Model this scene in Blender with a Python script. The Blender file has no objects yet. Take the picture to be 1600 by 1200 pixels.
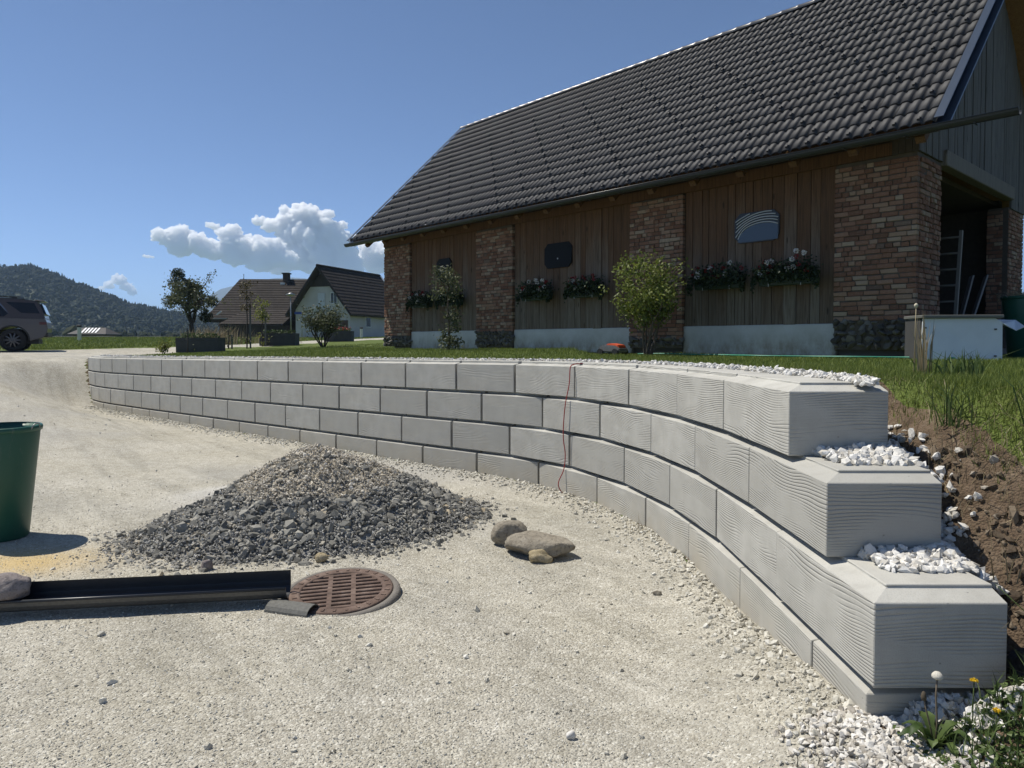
import bpy, bmesh, math, random
import numpy as np
from mathutils import Vector, Matrix, noise as mnoise

random.seed(7)
rng = np.random.default_rng(11)
R = math.radians
scene = bpy.context.scene
COL = scene.collection

# ------------------------------------------------------------------ camera, sky, sun, exposure
CAM_Z = 1.66
F_PX = 1109.0
cam_d = bpy.data.cameras.new('camera')
cam_d.sensor_width = 36.0
cam_d.lens = F_PX / 1600.0 * 36.0
cam_d.shift_y = -31.7 / 1600.0
cam_d.clip_start = 0.05
cam_d.clip_end = 60000.0
cam = bpy.data.objects.new('camera', cam_d)
cam.location = (0, 0, CAM_Z)
cam.rotation_euler = (R(90) - 0.03, 0, 0)
COL.objects.link(cam)
scene.camera = cam

SUN_EL = 60.0
SUN_H = (-0.92, 0.392)
world = bpy.data.worlds.new('World')
scene.world = world
world.use_nodes = True
wn = world.node_tree
wn.nodes.clear()
sky = wn.nodes.new('ShaderNodeTexSky')
sky.sky_type = 'NISHITA'
sky.sun_disc = False
sky.sun_elevation = R(SUN_EL)
sky.sun_rotation = math.atan2(SUN_H[0], SUN_H[1])
sky.altitude = 600
sky.air_density = 0.5
sky.dust_density = 0.0
sky.ozone_density = 4.0
bg = wn.nodes.new('ShaderNodeBackground')
bg.inputs['Strength'].default_value = 0.12
wo = wn.nodes.new('ShaderNodeOutputWorld')
wn.links.new(sky.outputs[0], bg.inputs['Color'])
wn.links.new(bg.outputs[0], wo.inputs['Surface'])

sun_d = bpy.data.lights.new('sun', 'SUN')
sun_d.energy = 5.0
sun_d.angle = R(0.53)
sun_d.color = (1.0, 0.945, 0.85)
sun = bpy.data.objects.new('sun', sun_d)
SV = Vector((SUN_H[0] * math.cos(R(SUN_EL)), SUN_H[1] * math.cos(R(SUN_EL)), math.sin(R(SUN_EL))))
sun.rotation_euler = (-SV).to_track_quat('-Z', 'Y').to_euler()
sun.location = (-20, 20, 40)
COL.objects.link(sun)

scene.view_settings.view_transform = 'Standard'
scene.view_settings.look = 'None'
scene.view_settings.exposure = 0.22
scene.view_settings.gamma = 1.0
scene.view_settings.use_curve_mapping = False
scene.render.engine = 'CYCLES'
scene.cycles.use_denoising = True
scene.cycles.max_bounces = 20
scene.cycles.diffuse_bounces = 3
scene.cycles.glossy_bounces = 3
scene.cycles.transmission_bounces = 3
scene.cycles.volume_bounces = 20
scene.cycles.transparent_max_bounces = 6
scene.cycles.sample_clamp_indirect = 6.0

# ------------------------------------------------------------------ object helpers
def tag(o, label=None, cat=None, group=None, kind=None):
    if label: o['label'] = label
    if cat: o['category'] = cat
    if group: o['group'] = group
    if kind: o['kind'] = kind
    return o

def empty(name, loc=(0, 0, 0), rz=0.0):
    o = bpy.data.objects.new(name, None)
    o.empty_display_size = 0.2
    o.location = loc
    o.rotation_euler = (0, 0, rz)
    COL.objects.link(o)
    return o

def link_mesh(name, me, mat, parent=None):
    o = bpy.data.objects.new(name, me)
    if mat is not None and not me.materials:
        me.materials.append(mat)
    COL.objects.link(o)
    if parent is not None:
        o.parent = parent
    return o

def np_mesh(name, V, Fc, smooth=False):
    """V (n,3); Fc (m,k) with k = 3 or 4"""
    V = np.ascontiguousarray(V, dtype=np.float32)
    Fc = np.ascontiguousarray(Fc, dtype=np.int32)
    m, k = Fc.shape
    me = bpy.data.meshes.new(name)
    me.vertices.add(len(V))
    me.vertices.foreach_set('co', V.ravel())
    me.loops.add(m * k)
    me.loops.foreach_set('vertex_index', Fc.ravel())
    me.polygons.add(m)
    me.polygons.foreach_set('loop_start', np.arange(0, m * k, k, dtype=np.int32))
    me.polygons.foreach_set('loop_total', np.full(m, k, dtype=np.int32))
    me.polygons.foreach_set('use_smooth', np.full(m, smooth, dtype=bool))
    me.update(calc_edges=True)
    return me

def set_attr(me, name, vals):
    a = me.attributes.new(name, 'FLOAT', 'POINT')
    a.data.foreach_set('value', np.ascontiguousarray(vals, dtype=np.float32))

class MB:
    """collects simple shapes into one mesh"""
    def __init__(s):
        s.v = []; s.f = []; s.sm = []
    def add(s, v, f, smooth=False):
        n = len(s.v)
        s.v += [tuple(p) for p in v]
        s.f += [tuple(i + n for i in q) for q in f]
        s.sm += [smooth] * len(f)
        return s
    def box(s, c, d, rot=None, off=None):
        x, y, z = d[0] / 2, d[1] / 2, d[2] / 2
        P = [Vector((a * x, b * y, e * z)) for a in (-1, 1) for b in (-1, 1) for e in (-1, 1)]
        if rot is not None: P = [rot @ p for p in P]
        c = Vector(c)
        P = [p + c for p in P]
        return s.add(P, [(0, 1, 3, 2), (4, 6, 7, 5), (0, 4, 5, 1), (2, 3, 7, 6), (0, 2, 6, 4), (1, 5, 7, 3)])
    def span(s, a, b):
        return s.box([(a[i] + b[i]) / 2 for i in range(3)], [b[i] - a[i] for i in range(3)])
    def bar(s, p, q, w, h, up=(0, 0, 1)):
        p = Vector(p); q = Vector(q); d = q - p
        z = d.normalized(); x = Vector(up).cross(z)
        if x.length < 1e-5: x = Vector((1, 0, 0))
        x.normalize(); y = z.cross(x)
        m = Matrix((x, y, z)).transposed()
        return s.box((p + q) / 2, (w, h, d.length), m)
    def tube(s, pts, rad, n=8, caps=True, smooth=True):
        pts = [Vector(p) for p in pts]
        if not hasattr(rad, '__len__'): rad = [rad] * len(pts)
        V = []; prev = None
        for i, p in enumerate(pts):
            t = (pts[min(i + 1, len(pts) - 1)] - pts[max(i - 1, 0)])
            t = t.normalized() if t.length > 1e-9 else Vector((0, 0, 1))
            if prev is None:
                a = Vector((0, 0, 1)).cross(t)
                if a.length < 0.05: a = Vector((1, 0, 0)).cross(t)
            else:
                a = prev - t * prev.dot(t)
                if a.length < 1e-6: a = Vector((1, 0, 0)).cross(t)
            a.normalize(); b = t.cross(a); prev = a
            for k in range(n):
                w = 2 * math.pi * k / n
                V.append(p + (a * math.cos(w) + b * math.sin(w)) * rad[i])
        Fc = []
        for i in range(len(pts) - 1):
            for k in range(n):
                Fc.append((i * n + k, i * n + (k + 1) % n, (i + 1) * n + (k + 1) % n, (i + 1) * n + k))
        s.add(V, Fc, smooth)
        if caps:
            m = len(s.v) - len(V)
            s.f.append(tuple(m + k for k in reversed(range(n)))); s.sm.append(False)
            s.f.append(tuple(m + (len(pts) - 1) * n + k for k in range(n))); s.sm.append(False)
        return s
    def lathe(s, prof, n=32, c=(0, 0, 0), smooth=True):
        V = []; Fc = []
        for r, z in prof:
            for k in range(n):
                w = 2 * math.pi * k / n
                V.append((c[0] + r * math.cos(w), c[1] + r * math.sin(w), c[2] + z))
        for i in range(len(prof) - 1):
            for k in range(n):
                Fc.append((i * n + k, i * n + (k + 1) % n, (i + 1) * n + (k + 1) % n, (i + 1) * n + k))
        return s.add(V, Fc, smooth)
    def prism(s, poly, y0, y1, yfun=None):
        """poly in (x,z); extruded along y"""
        n = len(poly)
        V = [(p[0], y0, p[1]) for p in poly] + [(p[0], y1, p[1]) for p in poly]
        Fc = [tuple(range(n)), tuple(reversed(range(n, 2 * n)))]
        Fc += [(i, i + n, (i + 1) % n + n, (i + 1) % n) for i in range(n)]
        return s.add(V, Fc)
    def mesh(s, name):
        me = bpy.data.meshes.new(name)
        me.from_pydata(s.v, [], s.f)
        me.polygons.foreach_set('use_smooth', s.sm)
        me.update()
        return me
    def build(s, name, mat, parent=None, fix=True, bevel=0.0, seg=1):
        me = s.mesh(name)
        if fix or bevel:
            bm = bmesh.new(); bm.from_mesh(me)
            bmesh.ops.recalc_face_normals(bm, faces=bm.faces)
            if bevel:
                es = [e for e in bm.edges if len(e.link_faces) == 2 and e.calc_face_angle(0) > 0.5]
                bmesh.ops.bevel(bm, geom=es, offset=bevel, segments=seg, affect='EDGES', clamp_overlap=True)
            bm.to_mesh(me); bm.free()
        return link_mesh(name, me, mat, parent)

# ------------------------------------------------------------------ material helpers
MATS = {}
class NT:
    def __init__(s, name):
        s.m = bpy.data.materials.new(name); s.m.use_nodes = True
        s.t = s.m.node_tree; s.n = s.t.nodes; s.l = s.t.links
        s.b = s.n['Principled BSDF']; s.out = s.n['Material Output']
        s._tc = None
    def node(s, typ, **kw):
        nd = s.n.new(typ)
        for k, v in kw.items():
            if k in nd.inputs.keys() and not hasattr(nd, k): nd.inputs[k].default_value = v
            else: setattr(nd, k, v)
        return nd
    def tc(s, kind='Object'):
        if s._tc is None: s._tc = s.n.new('ShaderNodeTexCoord')
        return s._tc.outputs[kind]
    def link(s, a, b): s.l.new(a, b)
    def mapping(s, vec, scale=(1, 1, 1), loc=None):
        nd = s.n.new('ShaderNodeMapping'); s.l.new(vec, nd.inputs['Vector'])
        nd.inputs['Scale'].default_value = scale
        if loc is not None:
            if hasattr(loc, 'is_linked') or hasattr(loc, 'links'): s.l.new(loc, nd.inputs['Location'])
            else: nd.inputs['Location'].default_value = loc
        return nd.outputs[0]
    def noise(s, vec, scale, detail=3, rough=0.55, dist=0.0, out='Fac'):
        nd = s.n.new('ShaderNodeTexNoise')
        if vec is not None: s.l.new(vec, nd.inputs['Vector'])
        nd.inputs['Scale'].default_value = scale; nd.inputs['Detail'].default_value = detail
        nd.inputs['Roughness'].default_value = rough; nd.inputs['Distortion'].default_value = dist
        return nd.outputs[out]
    def voronoi(s, vec, scale, feature='F1', out='Distance', rand=1.0):
        nd = s.n.new('ShaderNodeTexVoronoi'); nd.feature = feature
        if vec is not None: s.l.new(vec, nd.inputs['Vector'])
        nd.inputs['Scale'].default_value = scale; nd.inputs['Randomness'].default_value = rand
        return nd.outputs[out]
    def math(s, op, a, b=None, clamp=False):
        nd = s.n.new('ShaderNodeMath'); nd.operation = op; nd.use_clamp = clamp
        for i, v in enumerate((a, b)):
            if v is None: continue
            if isinstance(v, (int, float)): nd.inputs[i].default_value = v
            else: s.l.new(v, nd.inputs[i])
        return nd.outputs[0]
    def ramp(s, fac, stops, interp='LINEAR'):
        nd = s.n.new('ShaderNodeValToRGB'); nd.color_ramp.interpolation = interp
        e = nd.color_ramp.elements
        while len(e) < len(stops): e.new(0.5)
        for i, (p, c) in enumerate(stops):
            e[i].position = p
            e[i].color = (c, c, c, 1) if isinstance(c, (int, float)) else (c[0], c[1], c[2], 1)
        s.l.new(fac, nd.inputs[0])
        return nd.outputs[0]
    def mix(s, fac, a, b, blend='MIX'):
        nd = s.n.new('ShaderNodeMix'); nd.data_type = 'RGBA'; nd.blend_type = blend
        if isinstance(fac, (int, float)): nd.inputs[0].default_value = fac
        else: s.l.new(fac, nd.inputs[0])
        for i, v in ((6, a), (7, b)):
            if isinstance(v, (tuple, list)): nd.inputs[i].default_value = (v[0], v[1], v[2], 1)
            else: s.l.new(v, nd.inputs[i])
        return nd.outputs[2]
    def bump(s, h, strength=0.5, dist=0.01, normal=None):
        nd = s.n.new('ShaderNodeBump'); s.l.new(h, nd.inputs['Height'])
        nd.inputs['Strength'].default_value = strength; nd.inputs['Distance'].default_value = dist
        if normal is not None: s.l.new(normal, nd.inputs['Normal'])
        return nd.outputs[0]
    def attr(s, name):
        nd = s.n.new('ShaderNodeAttribute'); nd.attribute_name = name
        return nd.outputs['Fac']
    def rnd(s):
        """random per object and per loose island"""
        a = s.n.new('ShaderNodeObjectInfo').outputs['Random']
        b = s.n.new('ShaderNodeNewGeometry').outputs['Random Per Island']
        return s.math('FRACT', s.math('ADD', a, b))
    def done(s, color=None, rough=0.8, normal=None, metal=0.0, spec=None):
        if color is not None:
            if isinstance(color, (tuple, list)): s.b.inputs['Base Color'].default_value = (*color[:3], 1)
            else: s.l.new(color, s.b.inputs['Base Color'])
        if isinstance(rough, (int, float)): s.b.inputs['Roughness'].default_value = rough
        else: s.l.new(rough, s.b.inputs['Roughness'])
        s.b.inputs['Metallic'].default_value = metal
        if spec is not None: s.b.inputs['Specular IOR Level'].default_value = spec
        if normal is not None: s.l.new(normal, s.b.inputs['Normal'])
        return s.m

def simple(name, col, rough=0.6, metal=0.0, var=0.15, scale=6.0, bump=0.0, spec=None):
    t = NT(name)
    n = t.noise(t.tc(), scale, 4)
    c = t.mix(t.math('MULTIPLY', n, 1.0), tuple(max(0, v * (1 - var)) for v in col), tuple(v * (1 + var) for v in col))
    nb = t.bump(t.noise(t.tc(), scale * 6, 3), bump, 0.01) if bump else None
    return t.done(c, rough, nb, metal, spec)

def leafy(name, dark, light, trans=0.25, rough=0.55):
    t = NT(name)
    g = t.n.new('ShaderNodeNewGeometry')
    c = t.ramp(t.rnd(), [(0.0, dark), (0.55, tuple((a + b) / 2 for a, b in zip(dark, light))), (1.0, light)])
    t.done(c, rough, spec=0.3)
    tr = t.n.new('ShaderNodeBsdfTranslucent'); t.link(c, tr.inputs['Color'])
    mx = t.n.new('ShaderNodeMixShader'); mx.inputs[0].default_value = trans
    t.link(t.b.outputs[0], mx.inputs[1]); t.link(tr.outputs[0], mx.inputs[2])
    t.link(mx.outputs[0], t.out.inputs['Surface'])
    return t.m

# ------------------------------------------------------------------ terrain functions
def sstep(a, b, x):
    t = np.clip((np.asarray(x, dtype=float) - a) / (b - a), 0, 1)
    return t * t * (3 - 2 * t)

# plan line of the retaining wall's front, from its right end to its buried left end
KN = [(1.36, 2.62), (1.36, 3.2), (1.365, 3.8), (1.37, 4.3), (1.355, 4.83), (1.315, 5.3), (1.235, 5.82), (1.10, 6.41), (0.91, 6.97),
      (0.67, 7.47), (0.39, 7.91), (0.07, 8.28), (-0.27, 8.6), (-0.64, 8.92), (-1.04, 9.26), (-1.62, 9.78), (-2.28, 10.36), (-3.03, 11.03),
      (-3.9, 11.80), (-4.89, 12.68), (-6.01, 13.67), (-7.28, 14.80), (-8.42, 15.83), (-9.2, 16.56)]
_p = Vector((-9.2, 16.56)); 
for hd, L in ((136, 1.0), (132.5, 1.0), (128, 1.0), (124, 1.0), (117, 0.9), (100, 0.9), (78, 0.9), (55, 0.9)):
    _p = _p + Vector((math.cos(R(hd)), math.sin(R(hd)))) * L
    KN.append((_p.x, _p.y))
def catmull(P, n=10):
    P = [np.array(p, float) for p in P]
    P = [2 * P[0] - P[1]] + P + [2 * P[-1] - P[-2]]
    out = []
    for i in range(1, len(P) - 2):
        a, b, c, d = P[i - 1:i + 3]
        for k in range(n):
            t = k / n
            out.append(0.5 * (2 * b + (c - a) * t + (2 * a - 5 * b + 4 * c - d) * t * t + (3 * b - a - 3 * c + d) * t ** 3))
    out.append(P[-2])
    return np.array(out)
WC = catmull(KN, 8)
WS = np.concatenate([[0], np.cumsum(np.linalg.norm(np.diff(WC, axis=0), axis=1))])
N_FRONT = int(np.argmin(np.abs(WS - 20.4)))   # the straight, exposed part ends here

def seg_dist(x, y, poly):
    """distance and side to a polyline (positive on the hill side)"""
    x = np.asarray(x, float); y = np.asarray(y, float)
    best = np.full(x.shape, 1e9); side = np.zeros(x.shape)
    for (ax, ay), (bx, by) in zip(poly[:-1], poly[1:]):
        dx, dy = bx - ax, by - ay
        t = np.clip(((x - ax) * dx + (y - ay) * dy) / (dx * dx + dy * dy), 0, 1)
        qx, qy = x - ax - t * dx, y - ay - t * dy
        d = np.hypot(qx, qy)
        cr = dx * qy - dy * qx
        m = d < best
        best = np.where(m, d, best); side = np.where(m, np.where(cr < 0, 1.0, -1.0), side)
    return best, side
WPOLY = WC[::4] if (len(WC) - 1) % 4 == 0 else np.vstack([WC[::4], WC[-1:]])

def wall_level(c, x):
    """z of the top front edge of course c (1 = top)"""
    return 1.412 - 0.368 * (c - 1) + 0.0128 * (x - 1.35)

def fbm(x, y, s, seed=0.0, oct=3):
    """cheap value noise on arrays"""
    x = np.asarray(x, float) * s + seed * 17.3; y = np.asarray(y, float) * s + seed * 7.1
    out = np.zeros(np.broadcast(x, y).shape); a = 1.0; tot = 0
    for o in range(oct):
        xi = np.floor(x); yi = np.floor(y); fx = x - xi; fy = y - yi
        fx = fx * fx * (3 - 2 * fx); fy = fy * fy * (3 - 2 * fy)
        def h(i, j):
            v = np.sin(i * 127.1 + j * 311.7 + o * 74.7) * 43758.5453
            return v - np.floor(v)
        v = (h(xi, yi) * (1 - fx) + h(xi + 1, yi) * fx) * (1 - fy) + (h(xi, yi + 1) * (1 - fx) + h(xi + 1, yi + 1) * fx) * fy
        out += a * (v - 0.5); tot += a; a *= 0.5; x = x * 2.03; y = y * 2.03
    return out / tot

def terrain(x, y, detail=True):
    x = np.asarray(x, float); y = np.asarray(y, float)
    near = (x > -40) & (x < 40) & (y < 60)
    d = np.full(np.broadcast(x, y).shape, 60.0); s = np.ones_like(d)
    if near.any():
        xn = np.broadcast_to(x, d.shape)[near]; yn = np.broadcast_to(y, d.shape)[near]
        dd, ss = seg_dist(xn, yn, WPOLY); d[near] = dd; s[near] = ss
    far_left = (y > 21) | (x < -12.5)
    s = np.where(~near, 1.0, s)
    rise = np.interp(y, [22, 26, 30, 35, 40, 65, 80, 140, 9000], [0, .02, .16, .31, .41, .78, .92, 1.0, 1.0])
    lawn = 1.425 + 0.0128 * (np.clip(x, -14, 6) - 1.35) + 0.10 * sstep(0.6, 5, d) + rise
    # bank beside the wall's right end
    t = (4.0 - 0.9 * (np.clip(x, 1, 4) - 1.9) - y) / 2.1
    bank = 1.42 - 1.17 * sstep(0, 1, t)
    bank = bank - 0.34 * sstep(2.55, 1.86, x) * sstep(2.50, 2.62, y) * sstep(4.35, 4.05, y)
    hill_side = np.where(x > 1.2, np.minimum(lawn, bank), lawn)
    # yard: level in front of the wall, ramping up to the road on the left
    df, _ = seg_dist(np.clip(x, -40, 40), np.clip(y, -5, 60), WC[:N_FRONT + 1:6])
    along = -0.62 * x + 0.78 * y
    ramp = sstep(9.5, 25.5, along) * sstep(0.0, 2.6, df - 0.1)
    yard = ramp * lawn + 0.17 * sstep(0.9, 0.0, df) * sstep(4.6, 2.7, y) + 0.05 * sstep(0.5, 0.0, df)
    if detail:
        yard = yard + 0.05 * fbm(x, y, 0.45, 1) + 0.022 * fbm(x, y, 2.2, 2) * (y < 40)
        # low ridge of tipped sand behind the heap
        yard = yard + 0.10 * np.exp(-(((x + 2.65) * 0.8 + (y - 8.0) * 0.6) / 0.9) ** 2 - ((-(x + 2.65) * 0.6 + (y - 8.0) * 0.8) / 0.32) ** 2)
        hs = 0.10 * sstep(0.05, 0.4, t) * (x > 1.3) * (y < 5)
        hill_side = hill_side + hs * fbm(x, y, 2.6, 3, 4) + 0.03 * fbm(x, y, 0.6, 4) * sstep(0.8, 2, d)
    w = np.where(s > 0, sstep(0.14, 0.36, d), 0.0)
    z = yard * (1 - w) + hill_side * w
    # everything outside the near zone follows the open field
    fld = sstep(24.5, 28.5, along) * (s < 0)
    z = z * (1 - fld) + lawn * fld
    return z

def H(x, y):
    return float(terrain(np.array([x]), np.array([y]))[0])

def at(px, Y):
    """plan position seen at that column of the view, Y metres ahead"""
    return ((px - 800) / F_PX * Y, Y)

# plan polygons
LAWN_EDGE = [(-10.6, 20.2), (-11.6, 21.6), (-12.0, 25.4), (-9.9, 29.6), (-8.2, 36.0), (-7.0, 44.0), (-6.0, 60.0), (60, 60), (60, -4), (1.9, -4), (1.6, 1.0)]
FIELD_EDGE = [(-60, 27.2), (-30, 26.9), (-17.5, 26.8), (-15.6, 28.4), (-12.4, 31.6), (-11.0, 37.0), (-10.2, 46.0), (-9.5, 62)]
def inside(x, y, poly):
    x = np.asarray(x); y = np.asarray(y); r = np.zeros(x.shape, bool); n = len(poly)
    for i in range(n):
        (ax, ay), (bx, by) = poly[i], poly[(i + 1) % n]
        c = ((ay > y) != (by > y)) & (x < (bx - ax) * (y - ay) / (by - ay + 1e-12) + ax)
        r ^= c
    return r
_back = WC[np.arange(0, len(WC), 4)]
LAWN_POLY = [tuple(p) for p in _back] + LAWN_EDGE
YARD_POLY = [tuple(p) for p in _back] + [(-10.6, 20.2), (-11.6, 21.6), (-12.0, 25.4), (-9.9, 29.6), (-8.2, 36.0), (-7.0, 44.0), (-6.5, 62.0)] + FIELD_EDGE[::-1] + [(-60, -6), (1.6, -6)]

# ------------------------------------------------------------------ ground
def make_ground():
    xs = np.concatenate([-np.geomspace(40000, 15, 40), np.arange(-14.6, 9.0, 0.09), np.geomspace(9.2, 40000, 40)])
    ys = np.concatenate([-np.geomspace(3000, 1.0, 12), np.arange(-0.6, 1.8, 0.3), np.arange(1.9, 24, 0.09), np.geomspace(24.2, 42000, 70)])
    X, Y = np.meshgrid(xs, ys)
    Z = terrain(X.ravel(), Y.ravel())
    V = np.stack([X.ravel(), Y.ravel(), Z], 1)
    nx, ny = len(xs), len(ys)
    i = np.arange(ny - 1)[:, None] * nx + np.arange(nx - 1)[None, :]
    Fc = np.stack([i, i + 1, i + nx + 1, i + nx], -1).reshape(-1, 4)
    me = np_mesh('ground', V, Fc, True)
    xf, yf = V[:, 0], V[:, 1]
    g = inside(xf, yf, YARD_POLY).astype(float)
    d, s = seg_dist(np.clip(xf, -40, 40), np.clip(yf, -5, 60), WPOLY)
    d = np.where((np.abs(xf) > 40) | (yf > 60), 99, d)
    t = (4.0 - 0.9 * (np.clip(xf, 1, 4) - 1.9) - yf) / 2.1
    soil = sstep(-0.06, 0.20, t - 0.5 * np.clip(xf - 1.95, 0, 2) + 0.25 * fbm(xf, yf, 1.4, 9)) * (xf > 1.3) * (s > 0) * (yf < 6)
    soil = np.maximum(soil, ((s > 0) & (d < 0.95) & (yf < 21)).astype(float) * 0.8)
    sand = np.exp(-(((xf + 2.65) * 0.8 + (yf - 8.0) * 0.6) / 1.1) ** 2 - ((-(xf + 2.65) * 0.6 + (yf - 8.0) * 0.8) / 0.4) ** 2)
    yel = np.exp(-((xf + 3.75) / 0.55) ** 2 - ((yf - 5.35) / 0.35) ** 2)
    damp = np.clip(fbm(xf, yf, 0.5, 5) * 2.2 * sstep(6, 9, yf), 0, 1)
    for n_, v_ in (('gravel', g), ('soil', soil), ('sand', sand), ('yellow', yel), ('damp', damp)):
        set_attr(me, n_, v_)
    t = NT('ground_mix')
    o = t.tc()
    # crushed limestone
    cell = t.voronoi(o, 85, out='Color')
    cellv = t.n.new('ShaderNodeSeparateColor'); t.link(cell, cellv.inputs[0])
    big = t.noise(o, 0.7, 4, 0.6)
    stone = t.ramp(cellv.outputs[0], [(0.0, (0.34, 0.315, 0.26)), (0.3, (0.45, 0.425, 0.36)), (0.8, (0.545, 0.52, 0.445)), (1.0, (0.70, 0.68, 0.61))])
    stone = t.mix(t.ramp(big, [(0.35, 0.0), (0.65, 1.0)]), stone, t.mix(1.0, stone, (0.87, 0.86, 0.82), 'MULTIPLY'))
    fine = t.noise(o, 30, 3, 0.7)
    stone = t.mix(t.ramp(fine, [(0.3, 0.5), (0.6, 0.0)]), stone, (0.40, 0.375, 0.32))
    patch = t.ramp(t.noise(o, 0.9, 5, .65, .8), [(.42, 0.0), (.62, .42)])
    stone = t.mix(patch, stone, t.mix(1.0, stone, (.78, .785, .79), 'MULTIPLY'))
    sp_ = t.n.new('ShaderNodeSeparateXYZ'); t.link(o, sp_.inputs[0])
    ac = t.math('ADD', t.math('MULTIPLY', sp_.outputs[0], .78), t.math('MULTIPLY', sp_.outputs[1], .62))
    al_ = t.math('ADD', t.math('MULTIPLY', sp_.outputs[0], -.62), t.math('MULTIPLY', sp_.outputs[1], .78))
    cb_ = t.n.new('ShaderNodeCombineXYZ'); t.link(t.math('MULTIPLY', ac, 2.4), cb_.inputs[0]); t.link(t.math('MULTIPLY', al_, .33), cb_.inputs[1])
    trk = t.ramp(t.noise(cb_.outputs[0], 1.0, 5, .62, .6), [(.47, 0.0), (.62, .45)])
    stone = t.mix(trk, stone, t.mix(1.0, stone, (.66, .665, .67), 'MULTIPLY'))
    lite = t.ramp(t.noise(cb_.outputs[0], 2.1, 4, .6), [(.54, 0.0), (.72, .35)])
    stone = t.mix(lite, stone, (.61, .585, .51))
    mott = t.ramp(t.noise(o, 7.0, 8, .78), [(.40, .55), (.56, 0.0)])
    stone = t.mix(mott, stone, t.mix(1.0, stone, (.72, .705, .67), 'MULTIPLY'))
    stone = t.mix(t.attr('sand'), stone, (0.50, 0.49, 0.46))
    stone = t.mix(t.math('MULTIPLY', t.attr('yellow'), 0.75), stone, (0.56, 0.40, 0.16))
    stone = t.mix(t.math('MULTIPLY', t.attr('damp'), 0.8), stone, (0.33, 0.325, 0.31))
    # turf
    gn = t.noise(o, 1.3, 5, 0.65); gf = t.noise(o, 60, 2, 0.6)
    turf = t.ramp(gn, [(0.25, (0.078, 0.108, 0.022)), (0.5, (0.11, 0.148, 0.034)), (0.75, (0.165, 0.185, 0.055))])
    turf = t.mix(t.ramp(gf, [(0.3, 0.6), (0.6, 0.0)]), turf, (0.035, 0.045, 0.014))
    # soil
    sn = t.noise(o, 9, 6, 0.65)
    soilc = t.ramp(sn, [(0.25, (0.05, 0.036, 0.024)), (0.5, (0.12, 0.086, 0.058)), (0.8, (0.20, 0.155, 0.11))])
    edge = t.noise(o, 3.0, 4, 0.6)
    sf = t.math('GREATER_THAN', t.math('ADD', t.attr('soil'), t.math('MULTIPLY', t.math('SUBTRACT', edge, 0.5), 0.7)), 0.5)
    gfac = t.math('GREATER_THAN', t.math('ADD', t.attr('gravel'), t.math('MULTIPLY', t.math('SUBTRACT', edge, 0.5), 0.6)), 0.5)
    col = t.mix(sf, turf, soilc)
    col = t.mix(gfac, col, stone)
    h = t.math('ADD', t.math('MULTIPLY', t.voronoi(o, 85), -0.9), t.math('MULTIPLY', t.noise(o, 140, 2), 0.5))
    h = t.math('ADD', h, t.math('MULTIPLY', t.noise(o, 18, 4, 0.65), 0.9))
    nb = t.bump(h, 0.75, 0.012)
    t.done(col, 0.93, nb, spec=0.15)
    o_ = link_mesh('ground', me, t.m)
    tag(o_, 'pale gravel yard, mown lawn and open field of the farm', kind='structure')
make_ground()

# ------------------------------------------------------------------ stone scattering
def ico(sub=0):
    bm = bmesh.new(); bmesh.ops.create_icosphere(bm, subdivisions=sub + 1, radius=1.0)
    bm.verts.ensure_lookup_table()
    v = np.array([p.co[:] for p in bm.verts]); f = np.array([[q.index for q in t.verts] for t in bm.faces])
    bm.free(); return v, f
ICO_V, ICO_F = ico(0)
OCT_V = np.array([[1, 0, 0], [-1, 0, 0], [0, 1, 0], [0, -1, 0], [0, 0, 1], [0, 0, -1]], float)
OCT_F = np.array([[0, 2, 4], [2, 1, 4], [1, 3, 4], [3, 0, 4], [2, 0, 5], [1, 2, 5], [3, 1, 5], [0, 3, 5]])

def stones(name, pos, size, mat, parent=None, base='ico', flat=0.65, jitter=0.28, kind='stuff', label=None, tint=None):
    """many irregular stones joined into one mesh"""
    bv, bf = (ICO_V, ICO_F) if base == 'ico' else (OCT_V, OCT_F)
    n = len(pos); k = len(bv)
    V = np.repeat(bv[None], n, 0) * (1 + jitter * rng.standard_normal((n, k, 1)).clip(-1.6, 1.6))
    V *= np.stack([rng.uniform(.75, 1.35, n), rng.uniform(.7, 1.1, n), rng.uniform(flat - .2, flat + .2, n)], 1)[:, None, :]
    q = rng.standard_normal((n, 4)); q[:, 1:3] *= 0.45; q /= np.linalg.norm(q, axis=1, keepdims=True)
    w, x, y, z = q.T
    M = np.stack([1 - 2 * (y * y + z * z), 2 * (x * y - z * w), 2 * (x * z + y * w), 2 * (x * y + z * w), 1 - 2 * (x * x + z * z), 2 * (y * z - x * w),
                  2 * (x * z - y * w), 2 * (y * z + x * w), 1 - 2 * (x * x + y * y)], 1).reshape(n, 3, 3)
    V = np.einsum('nij,nkj->nki', M, V) * np.asarray(size)[:, None, None] + np.asarray(pos)[:, None, :]
    Fc = (np.arange(n)[:, None, None] * k + bf[None]).reshape(-1, 3)
    me = np_mesh(name, V.reshape(-1, 3), Fc)
    if tint is not None: set_attr(me, 'tint', np.repeat(tint, k))
    o = link_mesh(name, me, mat, parent)
    if kind: o['kind'] = kind
    if label: o['label'] = label
    return o

def stone_mat(name, stops, bump=0.4):
    t = NT(name)
    c = t.ramp(t.rnd(), stops)
    n = t.noise(t.tc(), 60, 4, 0.65)
    c = t.mix(t.ramp(n, [(0.3, 0.45), (0.7, 0.0)]), c, tuple(v * 0.62 for v in stops[len(stops) // 2][1]))
    return t.done(c, 0.9, t.bump(t.noise(t.tc(), 90, 4, 0.7), bump, 0.006), spec=0.2)

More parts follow.
